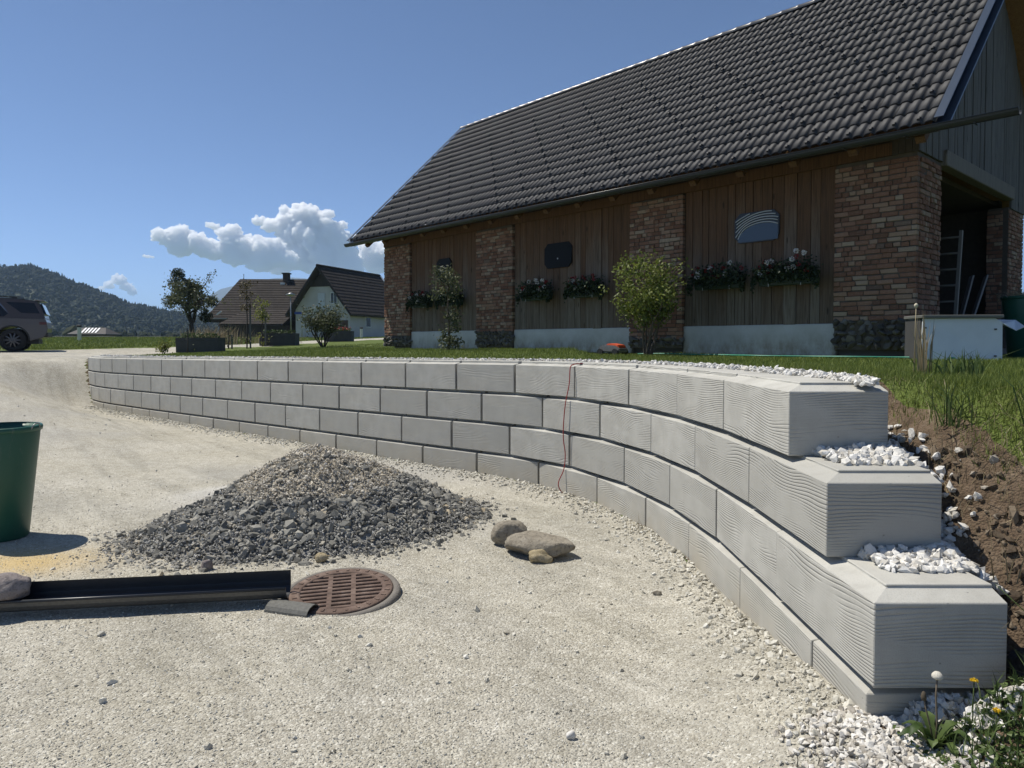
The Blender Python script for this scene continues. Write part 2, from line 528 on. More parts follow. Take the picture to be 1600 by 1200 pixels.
M_FOOT = stone_mat('foot_limestone', [(0, (.36, .32, .26)), (.35, (.55, .52, .46)), (1, (.74, .72, .68))])
M_WHITE = stone_mat('white_limestone', [(0, (.46, .43, .37)), (.35, (.63, .61, .565)), (1, (.76, .75, .72))])
M_GRAV = stone_mat('crushed_limestone', [(0, (.30, .275, .22)), (.08, (.41, .385, .32)), (.6, (.54, .515, .44)), (1, (.72, .70, .63))])
M_DARKST = stone_mat('dark_crushed_rock', [(0, (.085, .083, .075)), (.45, (.185, .18, .16)), (.8, (.30, .29, .255)), (.93, (.40, .385, .335)), (1, (.44, .36, .24))])
M_BEIGEST = stone_mat('beige_crushed_rock', [(0, (.32, .28, .21)), (.4, (.52, .47, .38)), (.8, (.62, .575, .485)), (1, (.72, .68, .60))])

# ------------------------------------------------------------------ retaining wall
def grain_concrete():
    t = NT('wood_grain_concrete')
    o = t.tc()
    rnd = t.n.new('ShaderNodeObjectInfo').outputs['Random']
    sp = t.n.new('ShaderNodeSeparateXYZ'); t.link(o, sp.inputs[0])
    al = t.math('ADD', sp.outputs[0], sp.outputs[1])
    cb = t.n.new('ShaderNodeCombineXYZ')
    t.link(t.math('ADD', t.math('MULTIPLY', al, 0.30), t.math('MULTIPLY', rnd, 37.0)), cb.inputs[0])
    t.link(t.math('MULTIPLY', rnd, 11.0), cb.inputs[1])
    t.link(t.math('ADD', sp.outputs[2], t.math('MULTIPLY', rnd, 3.0)), cb.inputs[2])
    wv = t.n.new('ShaderNodeTexWave'); wv.wave_type = 'BANDS'; wv.bands_direction = 'Z'; wv.wave_profile = 'SIN'
    t.link(cb.outputs[0], wv.inputs['Vector'])
    wv.inputs['Scale'].default_value = 21; wv.inputs['Distortion'].default_value = 40
    wv.inputs['Detail'].default_value = 1.5; wv.inputs['Detail Scale'].default_value = 0.19; wv.inputs['Detail Roughness'].default_value = 0.4
    amp = t.ramp(t.noise(cb.outputs[0], 7, 2), [(0.44, 0.05), (0.58, 1.0)])
    line = t.ramp(wv.outputs['Fac'], [(0.0, 0.0), (0.22, 0.75), (0.6, 1.0)])
    hgt = t.math('MULTIPLY', t.math('SUBTRACT', line, 1.0), amp)
    g = t.n.new('ShaderNodeNewGeometry'); gs = t.n.new('ShaderNodeSeparateXYZ'); t.link(g.outputs['Normal'], gs.inputs[0])
    side = t.math('LESS_THAN', t.math('ABSOLUTE', gs.outputs[2]), 0.5)
    hgt = t.math('MULTIPLY', hgt, side)
    fine = t.noise(o, 130, 3, 0.7)
    pits = t.ramp(t.voronoi(o, 17), [(0.0, 0.0), (0.085, 1.0)])
    pm = t.ramp(t.noise(o, 6, 2), [(0.5, 1.0), (0.56, 0.0)])
    pits = t.math('MAXIMUM', pits, pm)
    h = t.math('ADD', hgt, t.math('ADD', t.math('MULTIPLY', fine, 0.12), t.math('MULTIPLY', pits, 0.6)))
    nb = t.bump(h, 0.65, 0.0065)
    cloud = t.noise(o, 3.2, 5, 0.62)
    c = t.ramp(cloud, [(0.28, (.36, .352, .318)), (0.5, (.435, .426, .386)), (0.75, (.515, .506, .462))])
    c = t.mix(t.math('MULTIPLY', t.math('FRACT', t.math('MULTIPLY', rnd, 7.31)), 0.75), c, (.36, .352, .318))
    c = t.mix(t.ramp(t.noise(o, 1.1, 6, .7, .5), [(.5, 0.0), (.72, .5)]), c, (.30, .29, .26))
    c = t.mix(t.math('MULTIPLY', t.math('MULTIPLY', t.math('SUBTRACT', 1.0, line), amp), t.math('MULTIPLY', side, 0.30)), c, (.25, .25, .24))
    c = t.mix(t.ramp(t.noise(o, 220, 2, .6), [(.35, .35), (.5, 0.0)]), c, (.26, .255, .235))
    c = t.mix(t.math('MULTIPLY', t.math('SUBTRACT', 1.0, pits), 0.7), c, (.10, .10, .095))
    gz = t.n.new('ShaderNodeSeparateXYZ'); t.link(g.outputs['Position'], gz.inputs[0])
    mud = t.math('MULTIPLY', t.ramp(gz.outputs[2], [(.06, .8), (.34, 0.0)]), t.ramp(t.noise(g.outputs['Position'], 2.6, 6, .7), [(.36, .15), (.66, .9)]))
    c = t.mix(mud, c, (.40, .355, .27))
    st = t.noise(t.mapping(o, (9, 9, 0.9)), 1.0, 3, 0.6)
    c = t.mix(t.ramp(st, [(0.58, 0.0), (0.8, 0.28)]), c, (.27, .255, .225))
    return t.done(c, 0.88, nb, spec=0.2)
M_BLOCK = grain_concrete()

def wpos(s):
    x = np.interp(s, WS, WC[:, 0]); y = np.interp(s, WS, WC[:, 1])
    x2 = np.interp(s + 0.05, WS, WC[:, 0]); y2 = np.interp(s + 0.05, WS, WC[:, 1])
    x1 = np.interp(s - 0.05, WS, WC[:, 0]); y1 = np.interp(s - 0.05, WS, WC[:, 1])
    tx, ty = x2 - x1, y2 - y1; l = math.hypot(tx, ty)
    return Vector((x, y)), Vector((ty / l, -tx / l))       # point, direction into the hill

JOINTS = {1: [0.95, 2.05, 2.99, 3.98, 5.02, 6.06, 7.05], 2: [0.47, 1.52, 2.58, 3.49, 4.53, 5.58, 6.60],
          3: [0.03, 1.04, 2.11, 3.06, 4.02, 5.08, 6.12], 4: [0.07, 0.56, 1.60, 2.64, 3.54, 4.54, 5.62, 6.66]}
DEPTH = 0.50
def make_wall():
    root = empty('retaining_wall', (1.36, 2.62, 0))
    tag(root, 'long curved retaining wall of stacked grey wood-grained concrete blocks', 'wall')
    for c in (1, 2, 3, 4):
        J = list(JOINTS[c])
        while J[-1] + 0.99 < WS[-1] - 0.2: J.append(J[-1] + 0.99)
        bat = {1: 0.035, 2: 0.022, 3: 0.010, 4: 0.0}[c]
        for i, (a, b) in enumerate(zip(J, J[1:])):
            pa, na = wpos(max(a, 0.06)); pb, nb = wpos(b)
            pa = wpos(max(a, 0.0) + 1e-4)[0] if a >= 0 else Vector((WC[0][0], WC[0][1]))
            if a < 0: pa = pa + Vector((0, a))
            jb = random.uniform(-0.004, 0.004)
            A = pa + na * (bat + jb); B = pb + nb * (bat + jb)
            gap = 0.010 if b < 4 else (0.020 if b < 6 else 0.034)
            d = (B - A); L = d.length; d.normalize()
            n = Vector((d.y, -d.x))
            za = wall_level(c, A.x); zb = wall_level(c, B.x); sl = (zb - za) / L
            e0 = gap / 2 if i else 0.0; e1 = L - gap / 2
            end = (i == 0)
            hf = 0.326; ch = 0.354 if i == 0 else 0.340; top = 0.368
            ins = 0.088
            # local x runs from the right-hand joint to the left-hand joint, y into the hill
            x0, x1 = e0, e1
            tb = 0.03 if a > 18 else 0.0
            lo = [(x0, 0), (x1, 0), (x1 - tb, DEPTH), (x0 + tb, DEPTH)]
            i0 = ins if end else 0.0
            mid = [(x0 + i0, ins), (x1, ins), (x1 - tb, DEPTH), (x0 + tb + i0, DEPTH)]
            V = []
            for ring, z in ((lo, -hf), (lo, 0.0), (mid, ch - hf), (mid, top - hf)):
                V += [(p[0], p[1], z + sl * p[0]) for p in ring]
            Fc = [(3, 2, 1, 0)]
            for k in range(3):
                for q in range(4):
                    Fc.append((k * 4 + q, k * 4 + (q + 1) % 4, k * 4 + 4 + (q + 1) % 4, k * 4 + 4 + q))
            Fc.append((12, 13, 14, 15))
            m = MB().add(V, Fc)
            me = m.mesh('block')
            bm = bmesh.new(); bm.from_mesh(me)
            bmesh.ops.recalc_face_normals(bm, faces=bm.faces)
            es = [e for e in bm.edges if len(e.link_faces) == 2 and e.calc_face_angle(0) > 0.6 and min(v.co.y for v in e.verts) < 0.12]
            bmesh.ops.bevel(bm, geom=es, offset=0.0035, segments=1, affect='EDGES')
            bm.to_mesh(me); bm.free()
            o = link_mesh('block', me, M_BLOCK, root)
            yaw = math.atan2(d.y, d.x)
            # mirrored frame: x along the wall leftwards, hill to its right -> flip y by rotating about x
            o.matrix_parent_inverse = Matrix.Identity(4)
            M = Matrix(((d.x, n.x, 0, A.x - 1.36), (d.y, n.y, 0, A.y - 2.62), (0, 0, 1, za), (0, 0, 0, 1)))
            for v in me.vertices: v.co = (v.co.x, -v.co.y, v.co.z)
            me.flip_normals()
            M = Matrix(((d.x, -n.x, 0, A.x - 1.36), (d.y, -n.y, 0, A.y - 2.62), (0, 0, 1, za), (0, 0, 0, 1)))
            o.matrix_local = M
make_wall()

# white pebbles: backfill along the wall's top, on the stepped ends and at the foot
def pebbles():
    # strip behind the top course
    n = 5200
    s = 0.9 + (rng.random(n) ** 1.25) * 22.5; off = rng.uniform(0.30, 0.86, n)
    P = []
    for a, b in zip(s, off):
        if a < 1.7: b = 0.36 + (b - 0.30) * 0.15
        p, nn = wpos(a); q = p + nn * (b + 0.035)
        z = wall_level(1, q.x) + 0.035 + 0.022 * rng.random() if b < 0.52 else max(H(q.x, q.y), wall_level(1, q.x) - 0.05) + 0.02
        P.append((q.x, q.y, z))
    stones('white_pebbles', np.array(P), rng.uniform(.009, .022, n), M_WHITE, label=None).__setitem__('label', 'strip of white crushed stone along the top of the block wall')
    # on the second course beside the top block's end
    def ledge(y0, y1, zc, n, lab, c):
        x = rng.uniform(1.53, 2.02, n); y = rng.uniform(y0, y1, n)
        keep = (y > y0 + 0.02) & (x - 1.53 > (0.12 - (y - y0)) * 0.3)
        x, y = x[keep], y[keep]
        z = zc + 0.046 + 0.03 * rng.random(len(x)) * sstep(y0, y0 + .2, y) + 0.03 * sstep(y0 + .1, y1, y) * sstep(1.55, 1.95, x) - 0.10 * sstep(1.88, 2.05, x)
        o = stones('white_pebbles', np.stack([x, y, z], 1), rng.uniform(.013, .028, len(x)), M_WHITE)
        o['label'] = lab
    ledge(3.28, 3.62, wall_level(2, 1.6), 520, 'white stones lying on the second course beside the top block', 2)
    ledge(2.86, 3.14, wall_level(3, 1.6), 480, 'white stones lying on the third course beside the second block', 3)
    # backfill falling between the block ends and the soil bank
    n = 760
    y = rng.uniform(3.12, 4.05, n); x = 1.87 + np.abs(rng.normal(0, .085, n))
    z = terrain(x, y) + .012 + .02 * rng.random(n)
    o = stones('white_pebbles', np.stack([x, y, z], 1), rng.uniform(.012, .026, n), M_WHITE)
    o['label'] = 'white stone backfill sloping down between the top block end and the soil bank'
    # coarse stones at the foot of the end
    n = 3200
    x = rng.normal(1.42, 0.25, n); y = rng.uniform(2.05, 2.75, n)
    keep = (x > 0.95) & (x < 1.72 - .25 * rng.random(n)) & (rng.random(n) < sstep(0.85, 1.25, x))
    x, y = x[keep], y[keep]
    z = terrain(x, y) + 0.008
    o = stones('white_pebbles', np.stack([x, y, z], 1), rng.uniform(.006, .018, len(x)), M_FOOT)
    o['label'] = 'loose white stones at the foot of the lowest block end'
    n = 900
    x = rng.uniform(1.42, 1.98, n); y = 2.69 - np.abs(rng.normal(0, .12, n))
    z = .15 + .15 * sstep(1.40, 1.62, x) * sstep(2.40, 2.66, y) * rng.random(n) ** .6 + .02
    z = np.maximum(z, terrain(x, y) + .01)
    o = stones('white_pebbles', np.stack([x, y, z], 1), rng.uniform(.010, .022, n), M_WHITE); o['label'] = 'white stones heaped under the overhang of the lowest end block'
pebbles()

# loose gravel of the yard: real stones near the viewer
def yard_gravel():
    n = 95000
    y = 2.3 + (rng.random(n) ** 1.9) * 6.2
    x = (rng.random(n) * 1.62 - 0.80) * y * 1.05
    ok = inside(x, y, YARD_POLY)
    d, s = seg_dist(x, y, WPOLY[:10])
    ok &= (s < 0)
    x, y = x[ok], y[ok]
    z = terrain(x, y) + 0.001
    sz = rng.gamma(3.5, .00102, len(x)).clip(.0022, .0105)
    stones('loose_gravel', np.stack([x, y, z], 1), sz, M_GRAV, base='oct', flat=0.55, label='fine pale limestone gravel strewn over the yard')
    n = 800
    y = 2.4 + (rng.random(n) ** 1.5) * 15; x = (rng.random(n) * 1.5 - 0.78) * y
    ok = inside(x, y, YARD_POLY); x, y = x[ok], y[ok]
    z = terrain(x, y) + 0.003
    stones('scattered_stones', np.stack([x, y, z], 1), rng.gamma(3, .0035, len(x)).clip(.005, .03), M_GRAV, label='scattered larger stones on the pale yard')
    # coarse gravel against the wall's foot
    n = 5200
    s = rng.uniform(0.0, 20.5, n); off = -np.abs(rng.normal(0, .16, n)) - 0.015
    P = []
    for a, b in zip(s, off):
        p, nn = wpos(a); q = p + nn * b
        P.append((q.x, q.y))
    P = np.array(P); z = terrain(P[:, 0], P[:, 1]) + 0.004
    stones('wall_foot_gravel', np.column_stack([P, z]), rng.gamma(3, .0035, n).clip(.004, .022), M_GRAV, label='coarser pale gravel banked along the foot of the wall')
yard_gravel()

# ------------------------------------------------------------------ heap of crushed rock
def make_heap():
    cx, cy = -1.72, 6.42
    ax = np.array([.87, .49]); ax /= np.linalg.norm(ax); bx = np.array([-ax[1], ax[0]])
    def hh(x, y):
        u = (x - cx) * ax[0] + (y - cy) * ax[1]; v = (x - cx) * bx[0] + (y - cy) * bx[1]
        u2 = u + 0.02; v2 = v - 0.22
        rad_u = np.where(u2 > 0, 1.62, 1.50); rad_v = np.where(v2 > 0, 0.82, 1.28)
        r = np.hypot(u2 / rad_u, v2 / rad_v)
        r = r * (1 + 0.16 * fbm(x, y, 1.3, 31))
        h = 0.74 * np.clip(1 - r, 0, 1) ** 1.02
        h = h - 0.05 * np.exp(-(r / 0.12) ** 2)
        return h + 0.10 * fbm(x, y, 3.2, 33) * np.clip((1 - r) * 3, 0, 1), r
    g = np.arange(-2.2, 2.2, 0.05)
    X, Y = np.meshgrid(g + cx, g * 0.95 + cy)
    h, r = hh(X.ravel(), Y.ravel())
    base = terrain(X.ravel(), Y.ravel())
    Z = base + h - 0.012
    hc = h
    n = len(g); i = np.arange(n - 1)[:, None] * n + np.arange(n - 1)[None]
    Fc = np.stack([i, i + 1, i + n + 1, i + n], -1).reshape(-1, 4)
    inr = (r.reshape(n, n) < 1.08)
    fm = (inr[:-1, :-1] & inr[1:, 1:] & inr[1:, :-1] & inr[:-1, 1:]).ravel()
    V = np.stack([X.ravel() - cx, Y.ravel() - cy, Z], 1)
    me = np_mesh('gravel_heap', V, Fc[fm], True)
    set_attr(me, 'crest', sstep(.26, .42, hc + .16 * fbm(X.ravel(), Y.ravel(), 2.5, 41)))
    t = NT('heap_core')
    o = t.tc()
    c = t.ramp(t.noise(o, 14, 5, 0.7), [(0.3, (.15, .147, .135)), (0.55, (.28, .275, .255)), (0.8, (.40, .385, .35))])
    c = t.mix(t.attr('crest'), c, t.ramp(t.noise(o, 30, 5, .7), [(.3, (.30, .265, .20)), (.7, (.56, .51, .42))]))
    root = link_mesh('gravel_heap', me, t.done(c, 0.95, t.bump(t.noise(o, 40, 4, 0.7), 1.0, 0.03), spec=0.15))
    root.location = (cx, cy, 0)
    tag(root, 'grey heap of crushed rock tipped on the gravel yard', 'gravel heap')
    N = 21000
    u = rng.uniform(-1.9, 1.9, N); v = rng.uniform(-1.6, 1.5, N)
    x = cx + u; y = cy + v
    h, r = hh(x, y)
    ok = (r < 1.0 + 0.10 * rng.standard_normal(N))
    x, y, h, r = x[ok], y[ok], h[ok], r[ok]
    z = terrain(x, y) + h
    # fine beige material crowns the heap and runs down its back
    crest = (h > 0.36 + 0.20 * fbm(x, y, 2.5, 41)) | ((y - cy) * 0.9 - (x - cx) * 0.35 > 0.42)
    crest &= rng.random(len(x)) < 0.93
    sz = rng.gamma(2.4, .0078, len(x)).clip(.007, .055)
    edge = (r > 0.9)
    P = np.stack([x - cx, y - cy, z], 1)
    k = ~crest
    stones('dark_stones', P[k], sz[k] * np.where(edge[k], .75, 1.0), M_DARKST, root)
    # dusty fines between the dark stones
    j = np.arange(len(x))[rng.random(len(x)) < .97]
    j = np.concatenate([j, j]); j = j[~crest[j]]; jc = np.concatenate([np.flatnonzero(crest)] * 3)
    jit = rng.normal(0, .03, (len(j), 3)) * np.array([1, 1, .15])
    stones('grey_grit', P[j] + jit, rng.uniform(.005, .014, len(j)), stone_mat('grey_grit', [(0, (.20, .195, .18)), (.5, (.38, .37, .34)), (1, (.60, .585, .545))]), root, base='oct')
    stones('beige_stones', P[crest], sz[crest] * 0.5, M_BEIGEST, root)
    stones('beige_grit', P[jc] + rng.normal(0, .03, (len(jc), 3)) * np.array([1, 1, .15]), rng.uniform(.005, .014, len(jc)), M_BEIGEST, root, base='oct')
    lf = np.flatnonzero((P[:, 0] < -.35) & (rng.random(len(P)) < .6))
    stones('pale_fines', P[lf] + rng.normal(0, .03, (len(lf), 3)) * np.array([1, 1, .2]), rng.uniform(.005, .013, len(lf)), M_BEIGEST, root, base='oct')
    for (px_, Y_, s_) in ((205, 5.55, .05), (222, 5.45, .045), (655, 6.3, .05), (620, 6.0, .045), (540, 5.5, .04), (335, 5.1, .045), (300, 5.25, .035), (575, 5.62, .035)):
        pass
make_heap()

# ------------------------------------------------------------------ rocks
def rock(name, loc, size, seed, mat, label, rough=0.22, flat_top=None, group=None, rz=0, sub=4):
    bm = bmesh.new(); bmesh.ops.create_icosphere(bm, subdivisions=sub, radius=1.0)
    cuts = []
    r_ = random.Random(seed)
    for k in range(9):
        d = Vector((r_.gauss(0, 1), r_.gauss(0, 1), r_.gauss(0, .8))).normalized(); cuts.append((d, r_.uniform(.62, .92)))
    for v in bm.verts:
        p = v.co.copy()
        for d, h in cuts:
            e = p.dot(d) - h
            if e > 0: p -= d * e * 0.92
        q = p + Vector((seed * 3.1, 0, 0))
        p += p.normalized() * (rough * 0.5 * mnoise.noise(q * 1.7) + rough * 0.25 * mnoise.noise(q * 4.5) + rough * 0.12 * mnoise.noise(q * 11))
        v.co = Vector((p.x * size[0], p.y * size[1], p.z * size[2]))
    me = bpy.data.meshes.new(name); bm.to_mesh(me); bm.free()
    me.polygons.foreach_set('use_smooth', [True] * len(me.polygons))
    o = link_mesh(name, me, mat)
    o.location = loc; o.rotation_euler = (0, 0, rz)
    tag(o, label, 'rock', group)
    return o
def rock_mat(name, a, b, c):
    t = NT(name); o = t.tc()
    col = t.ramp(t.noise(o, 7, 6, 0.7), [(0.25, a), (0.5, b), (0.78, c)])
    col = t.mix(t.ramp(t.noise(o, 40, 3, 0.7), [(0.32, 0.6), (0.5, 0.0)]), col, tuple(v * 0.5 for v in a))
    return t.done(col, 0.92, t.bump(t.noise(o, 28, 5, 0.7), 0.7, 0.02), spec=0.2)
M_ROCK = rock_mat('brown_rock', (.15, .13, .10), (.27, .24, .19), (.36, .33, .27))
M_ROCKY = rock_mat('ochre_rock', (.22, .17, .09), (.36, .30, .19), (.46, .41, .31))
M_ROCKD = rock_mat('dark_rock', (.03, .03, .03), (.065, .064, .062), (.11, .105, .10))
M_ROCKP = rock_mat('mauve_rock', (.14, .12, .115), (.24, .21, .20), (.33, .30, .28))
rock('boulder', (-0.015, 5.78, H(-.015, 5.78) + 0.085), (.155, .135, .125), 3, M_ROCK, 'round brown boulder behind the flat stone slab on the yard', 0.16)
rock('stone_slab', (0.215, 5.52, H(.215, 5.52) + 0.07), (.28, .19, .115), 8, M_ROCK, 'broad flat-topped brown stone lying on the gravel', 0.16, rz=-0.25)
rock('small_rock', (0.205, 5.33, H(.205, 5.33) + 0.035), (.105, .07, .06), 12, M_ROCKY, 'small ochre rock in front of the flat brown stone', 0.35, sub=3)
rock('small_stone', (0.245, 2.92, H(.245, 2.92) + .012), (.022, .016, .024), 21, M_WHITE, 'small upright white stone alone on the near gravel', .2, sub=3)
rock('small_stone', (0.955, 4.62, H(.955, 4.62) + .010), (.035, .02, .02), 23, M_ROCK, 'small dark brown stone on the gravel before the curve of the wall', .25, sub=3)
rock('heap_stone', (-1.44, 5.32, H(-1.44, 5.32) + .03), (.05, .045, .045), 31, M_ROCKY, 'ochre stone at the front foot of the heap', .25, sub=3)
rock('heap_stone', (-2.23, 5.14, H(-2.23, 5.14) + .025), (.045, .04, .05), 33, M_ROCKP, 'reddish brown stone at the left front foot of the heap', .25, sub=3)

# ------------------------------------------------------------------ manhole with grate
def make_manhole():
    X, Y = -1.115, 4.60
    z = H(X, Y) + 0.035
    root = empty('manhole', (X, Y, z)); root.rotation_euler = (R(5.5), R(-1.5), R(12))
    tag(root, 'round rusty iron manhole grate set in a concrete ring', 'manhole')
    rust = NT('rusty_iron'); o = rust.tc()
    c = rust.ramp(rust.noise(o, 9, 6, 0.7), [(0.3, (.075, .050, .038)), (0.5, (.13, .085, .064)), (0.66, (.20, .145, .115)), (0.82, (.33, .28, .23))])
    M_RUST = rust.done(c, 0.8, rust.bump(rust.noise(o, 70, 4, .7), 0.5, 0.004), 0.2)
    con = simple('ring_concrete', (.17, .155, .135), 0.9, var=.25, scale=14, bump=.5)
    MB().lathe([(.335, -.16), (.335, 0.004), (.355, 0.008), (.374, .003), (.382, -.012), (.385, -.16)], 64).build('concrete_ring', con, root)
    MB().lathe([(0.0, -.15), (.338, -.15)], 48).build('sump_floor', simple('sump_dark', (.006, .005, .005), .95, spec=0.0), root)
    cov = MB().lathe([(.262, -.03), (.262, .012), (.275, .016), (.322, .016), (.332, .010), (.332, -.03), (.262, -.03)], 64).build('cover_rim', M_RUST, root)
    for k in range(26):
        w = 2 * math.pi * k / 26
        MB().box((math.cos(w) * .299, math.sin(w) * .299, .0178), (.030, .016, .005), Matrix.Rotation(w, 3, 'Z')).build('rim_stud', M_RUST, cov)
    ys_ = np.linspace(-.236, .236, 10)
    for yy in ys_:
        hw = math.sqrt(max(0.0, .268 ** 2 - yy ** 2))
        MB().box((0, yy, -.003), (2 * hw, .027, .03)).build('grate_bar', M_RUST, root, bevel=.004)
    for xx in (-.155, -.075, .0, .075, .155):
        hw = math.sqrt(.268 ** 2 - xx ** 2)
        w_ = .030 if abs(xx) in (.075,) else .016
        if abs(xx) > .1 or xx == 0:
            continue
        MB().box((xx, 0, -.0025), (w_, 2 * hw, .0265)).build('cross_rib', M_RUST, root)
    # broken bit of gutter against the ring
    m = MB(); pr = []
    for k in range(9):
        a = math.pi * k / 8
        pr.append((math.cos(a) * .075, math.sin(a) * .055))
    pr2 = [(p[0] * .93, p[1] * .92 - .002) for p in reversed(pr)]
    m.prism(pr + pr2, -.15, .15)
    o = m.build('gutter_offcut', simple('offcut_grey', (.12, .118, .105), .75, var=.5, scale=45, bump=.4), None)
    o.location = (-1.36, 4.34, H(-1.36, 4.34) - .004); o.rotation_euler = (0, R(-4), R(72))
    tag(o, 'short curved grey offcut lying against the manhole ring', 'offcut')
t = NT('coated_steel')
c = t.mix(t.noise(t.tc(), 8, 4), (.018, .02, .024), (.034, .037, .042))
M_GUTTER = t.done(c, 0.32, t.bump(t.noise(t.tc(), 30, 3), .06, .003), 0.0, 0.35)
t = NT('mirrored_gravel_outer')  # grey speckle painted in for gravel mirrored by the dark coated steel
M_OUTER = t.done(t.mix(t.noise(t.tc(), 40, 4), (.06, .06, .056), (.16, .157, .145)), .45, t.bump(t.noise(t.tc(), 60, 3), .2, .003), .3)
make_manhole()

def make_gutter_piece():
    p0 = Vector((-3.85, 4.22, 0)); p1 = Vector((-1.43, 4.50, 0))
    d = (p1 - p0); L = d.length
    o = empty('roof_gutter_length', (p0.x, p0.y, H(p0.x, p0.y) + .012), math.atan2(d.y, d.x))
    o.rotation_euler = (0, -0.010, math.atan2(d.y, d.x))
    tag(o, 'length of dark half-round roof gutter lying on the gravel', 'gutter')
    prof = [(-.085, .150), (-.083, .07)]
    for k in range(9):
        a = math.pi + math.pi * k / 8
        prof.append((math.cos(a) * .083, .083 + math.sin(a) * .083))
    prof += [(.084, .085)]
    inner = [(p[0] * .965, p[1] + .003) for p in reversed(prof)]
    # profile in (y,z) with y towards the viewer negative
    V = []; n = len(prof) + len(inner)
    P = prof + inner
    for x in (0, L): V += [(x, -p[0], p[1]) for p in P]
    Fc = [(i, (i + 1) % n, n + (i + 1) % n, n + i) for i in range(n)]
    k = len(prof)
    for b in (0, n):
        for i in range(k - 1): Fc.append((b + i, b + i + 1, b + n - 2 - i, b + n - 1 - i))
    tr_ = MB().add(V, Fc, False).build('trough', M_OUTER, o)
    tr_.data.materials.append(M_GUTTER)
    for f_ in tr_.data.polygons:
        if len(prof) - 1 <= f_.index < n: f_.material_index = 1
    MB().tube([(0, -.088, .088), (L, -.088, .088)], .0095, 8).build('rolled_lip', M_GUTTER, o)
    rock('weight_stone', (-3.10, 4.30, H(-3.1, 4.3) + .165), (.155, .115, .095), 17, M_ROCKP, 'mauve grey rock weighing down the left part of the loose gutter', .2, rz=.4)
make_gutter_piece()

# ------------------------------------------------------------------ green tubs
def make_tub(name, loc, h, r0, r1, label, filled=False):
    root = empty(name, loc)
    tag(root, label, 'tub', 'round green plastic tubs')
    t = NT(name + '_plastic')
    c = t.mix(t.noise(t.tc(), 3, 4), (.012, .075, .048), (.018, .095, .062))
    c = t.mix(t.ramp(t.noise(t.mapping(t.tc(), (9, 9, 2)), 1.5, 6, .75), [(.60, 0.0), (.72, .45)]), c, (.16, .17, .15))
    mt = t.done(c, .42, t.bump(t.noise(t.tc(), 4, 3), .05, .01), spec=.45)
    MB().lathe([(0, .0), (r0 * .94, 0), (r0, .015), (r1, h - .05), (r1 - .006, h), (r1 - .012, h - .05), (r0 - .012, .03), (0, .03)], 48).build('body', mt, root)
    MB().lathe([(r1 - .003, h - .045), (r1 + .016, h - .04), (r1 + .02, h - .012), (r1 + .012, h + .004), (r1 - .006, h + .004)], 48).build('rim', mt, root)
    for sx in (1, -1):
        pts = [(sx * (r1 + .012), -.05, h - .02)]
        for k in range(7):
            a = math.pi * k / 6
            pts.append((sx * (r1 + .016 + .012 * math.sin(a)), -.05 * math.cos(a), h - .015 + .04 * math.sin(a)))
        MB().tube(pts, .005, 6).build('handle', simple('tub_wire', (.25, .25, .24), .4, .8), root)
    return root
make_tub('green_tub', (-4.37, 6.02, H(-4.37, 6.02)), .955, .205, .30, 'empty dark green plastic tub standing on the gravel yard')

# ------------------------------------------------------------------ red cord
def make_cord():
    p, n = wpos(5.05)
    tang = Vector((n.y, -n.x))
    prof = [(1.435, .28, .0), (1.432, .12, .0), (1.425, .035, .005), (1.39, -.012, .008), (1.22, -.02, .0), (1.0, -.045, -.035), (.78, -.05, -.062), (.62, -.045, -.07), (.46, -.035, -.05),
            (.30, -.05, -.055), (.17, -.09, -.09), (.10, -.09, -.085), (.02, -.05, -.05)]
    pts = []
    for z, off, la in prof:
        q = p + n * off - tang * la * -1
        pts.append((q.x, q.y, z))
    V = catmull(pts, 6)
    o = MB().tube([tuple(v) for v in V], .0055, 6).build('red_cord', simple('red_cord', (.30, .035, .03), .7), None)
    tag(o, 'thin red cord hanging down the face of the block wall', 'cord')
make_cord()

# ------------------------------------------------------------------ barn
# local frame: x along the front towards the right-hand corner (0), y inwards, z up from the ground
BARN_A = (5.68, 10.0)
BARN_Z = 1.55
BARN_ROT = math.atan2(-0.739, 0.675)
EAVE_Z = 2.98; EAVE_Y = -0.58; RIDGE_Y = 3.52; RIDGE_Z = 6.98
ROOF_X0, ROOF_X1 = -14.66, 0.45
W_BARN = 5.85

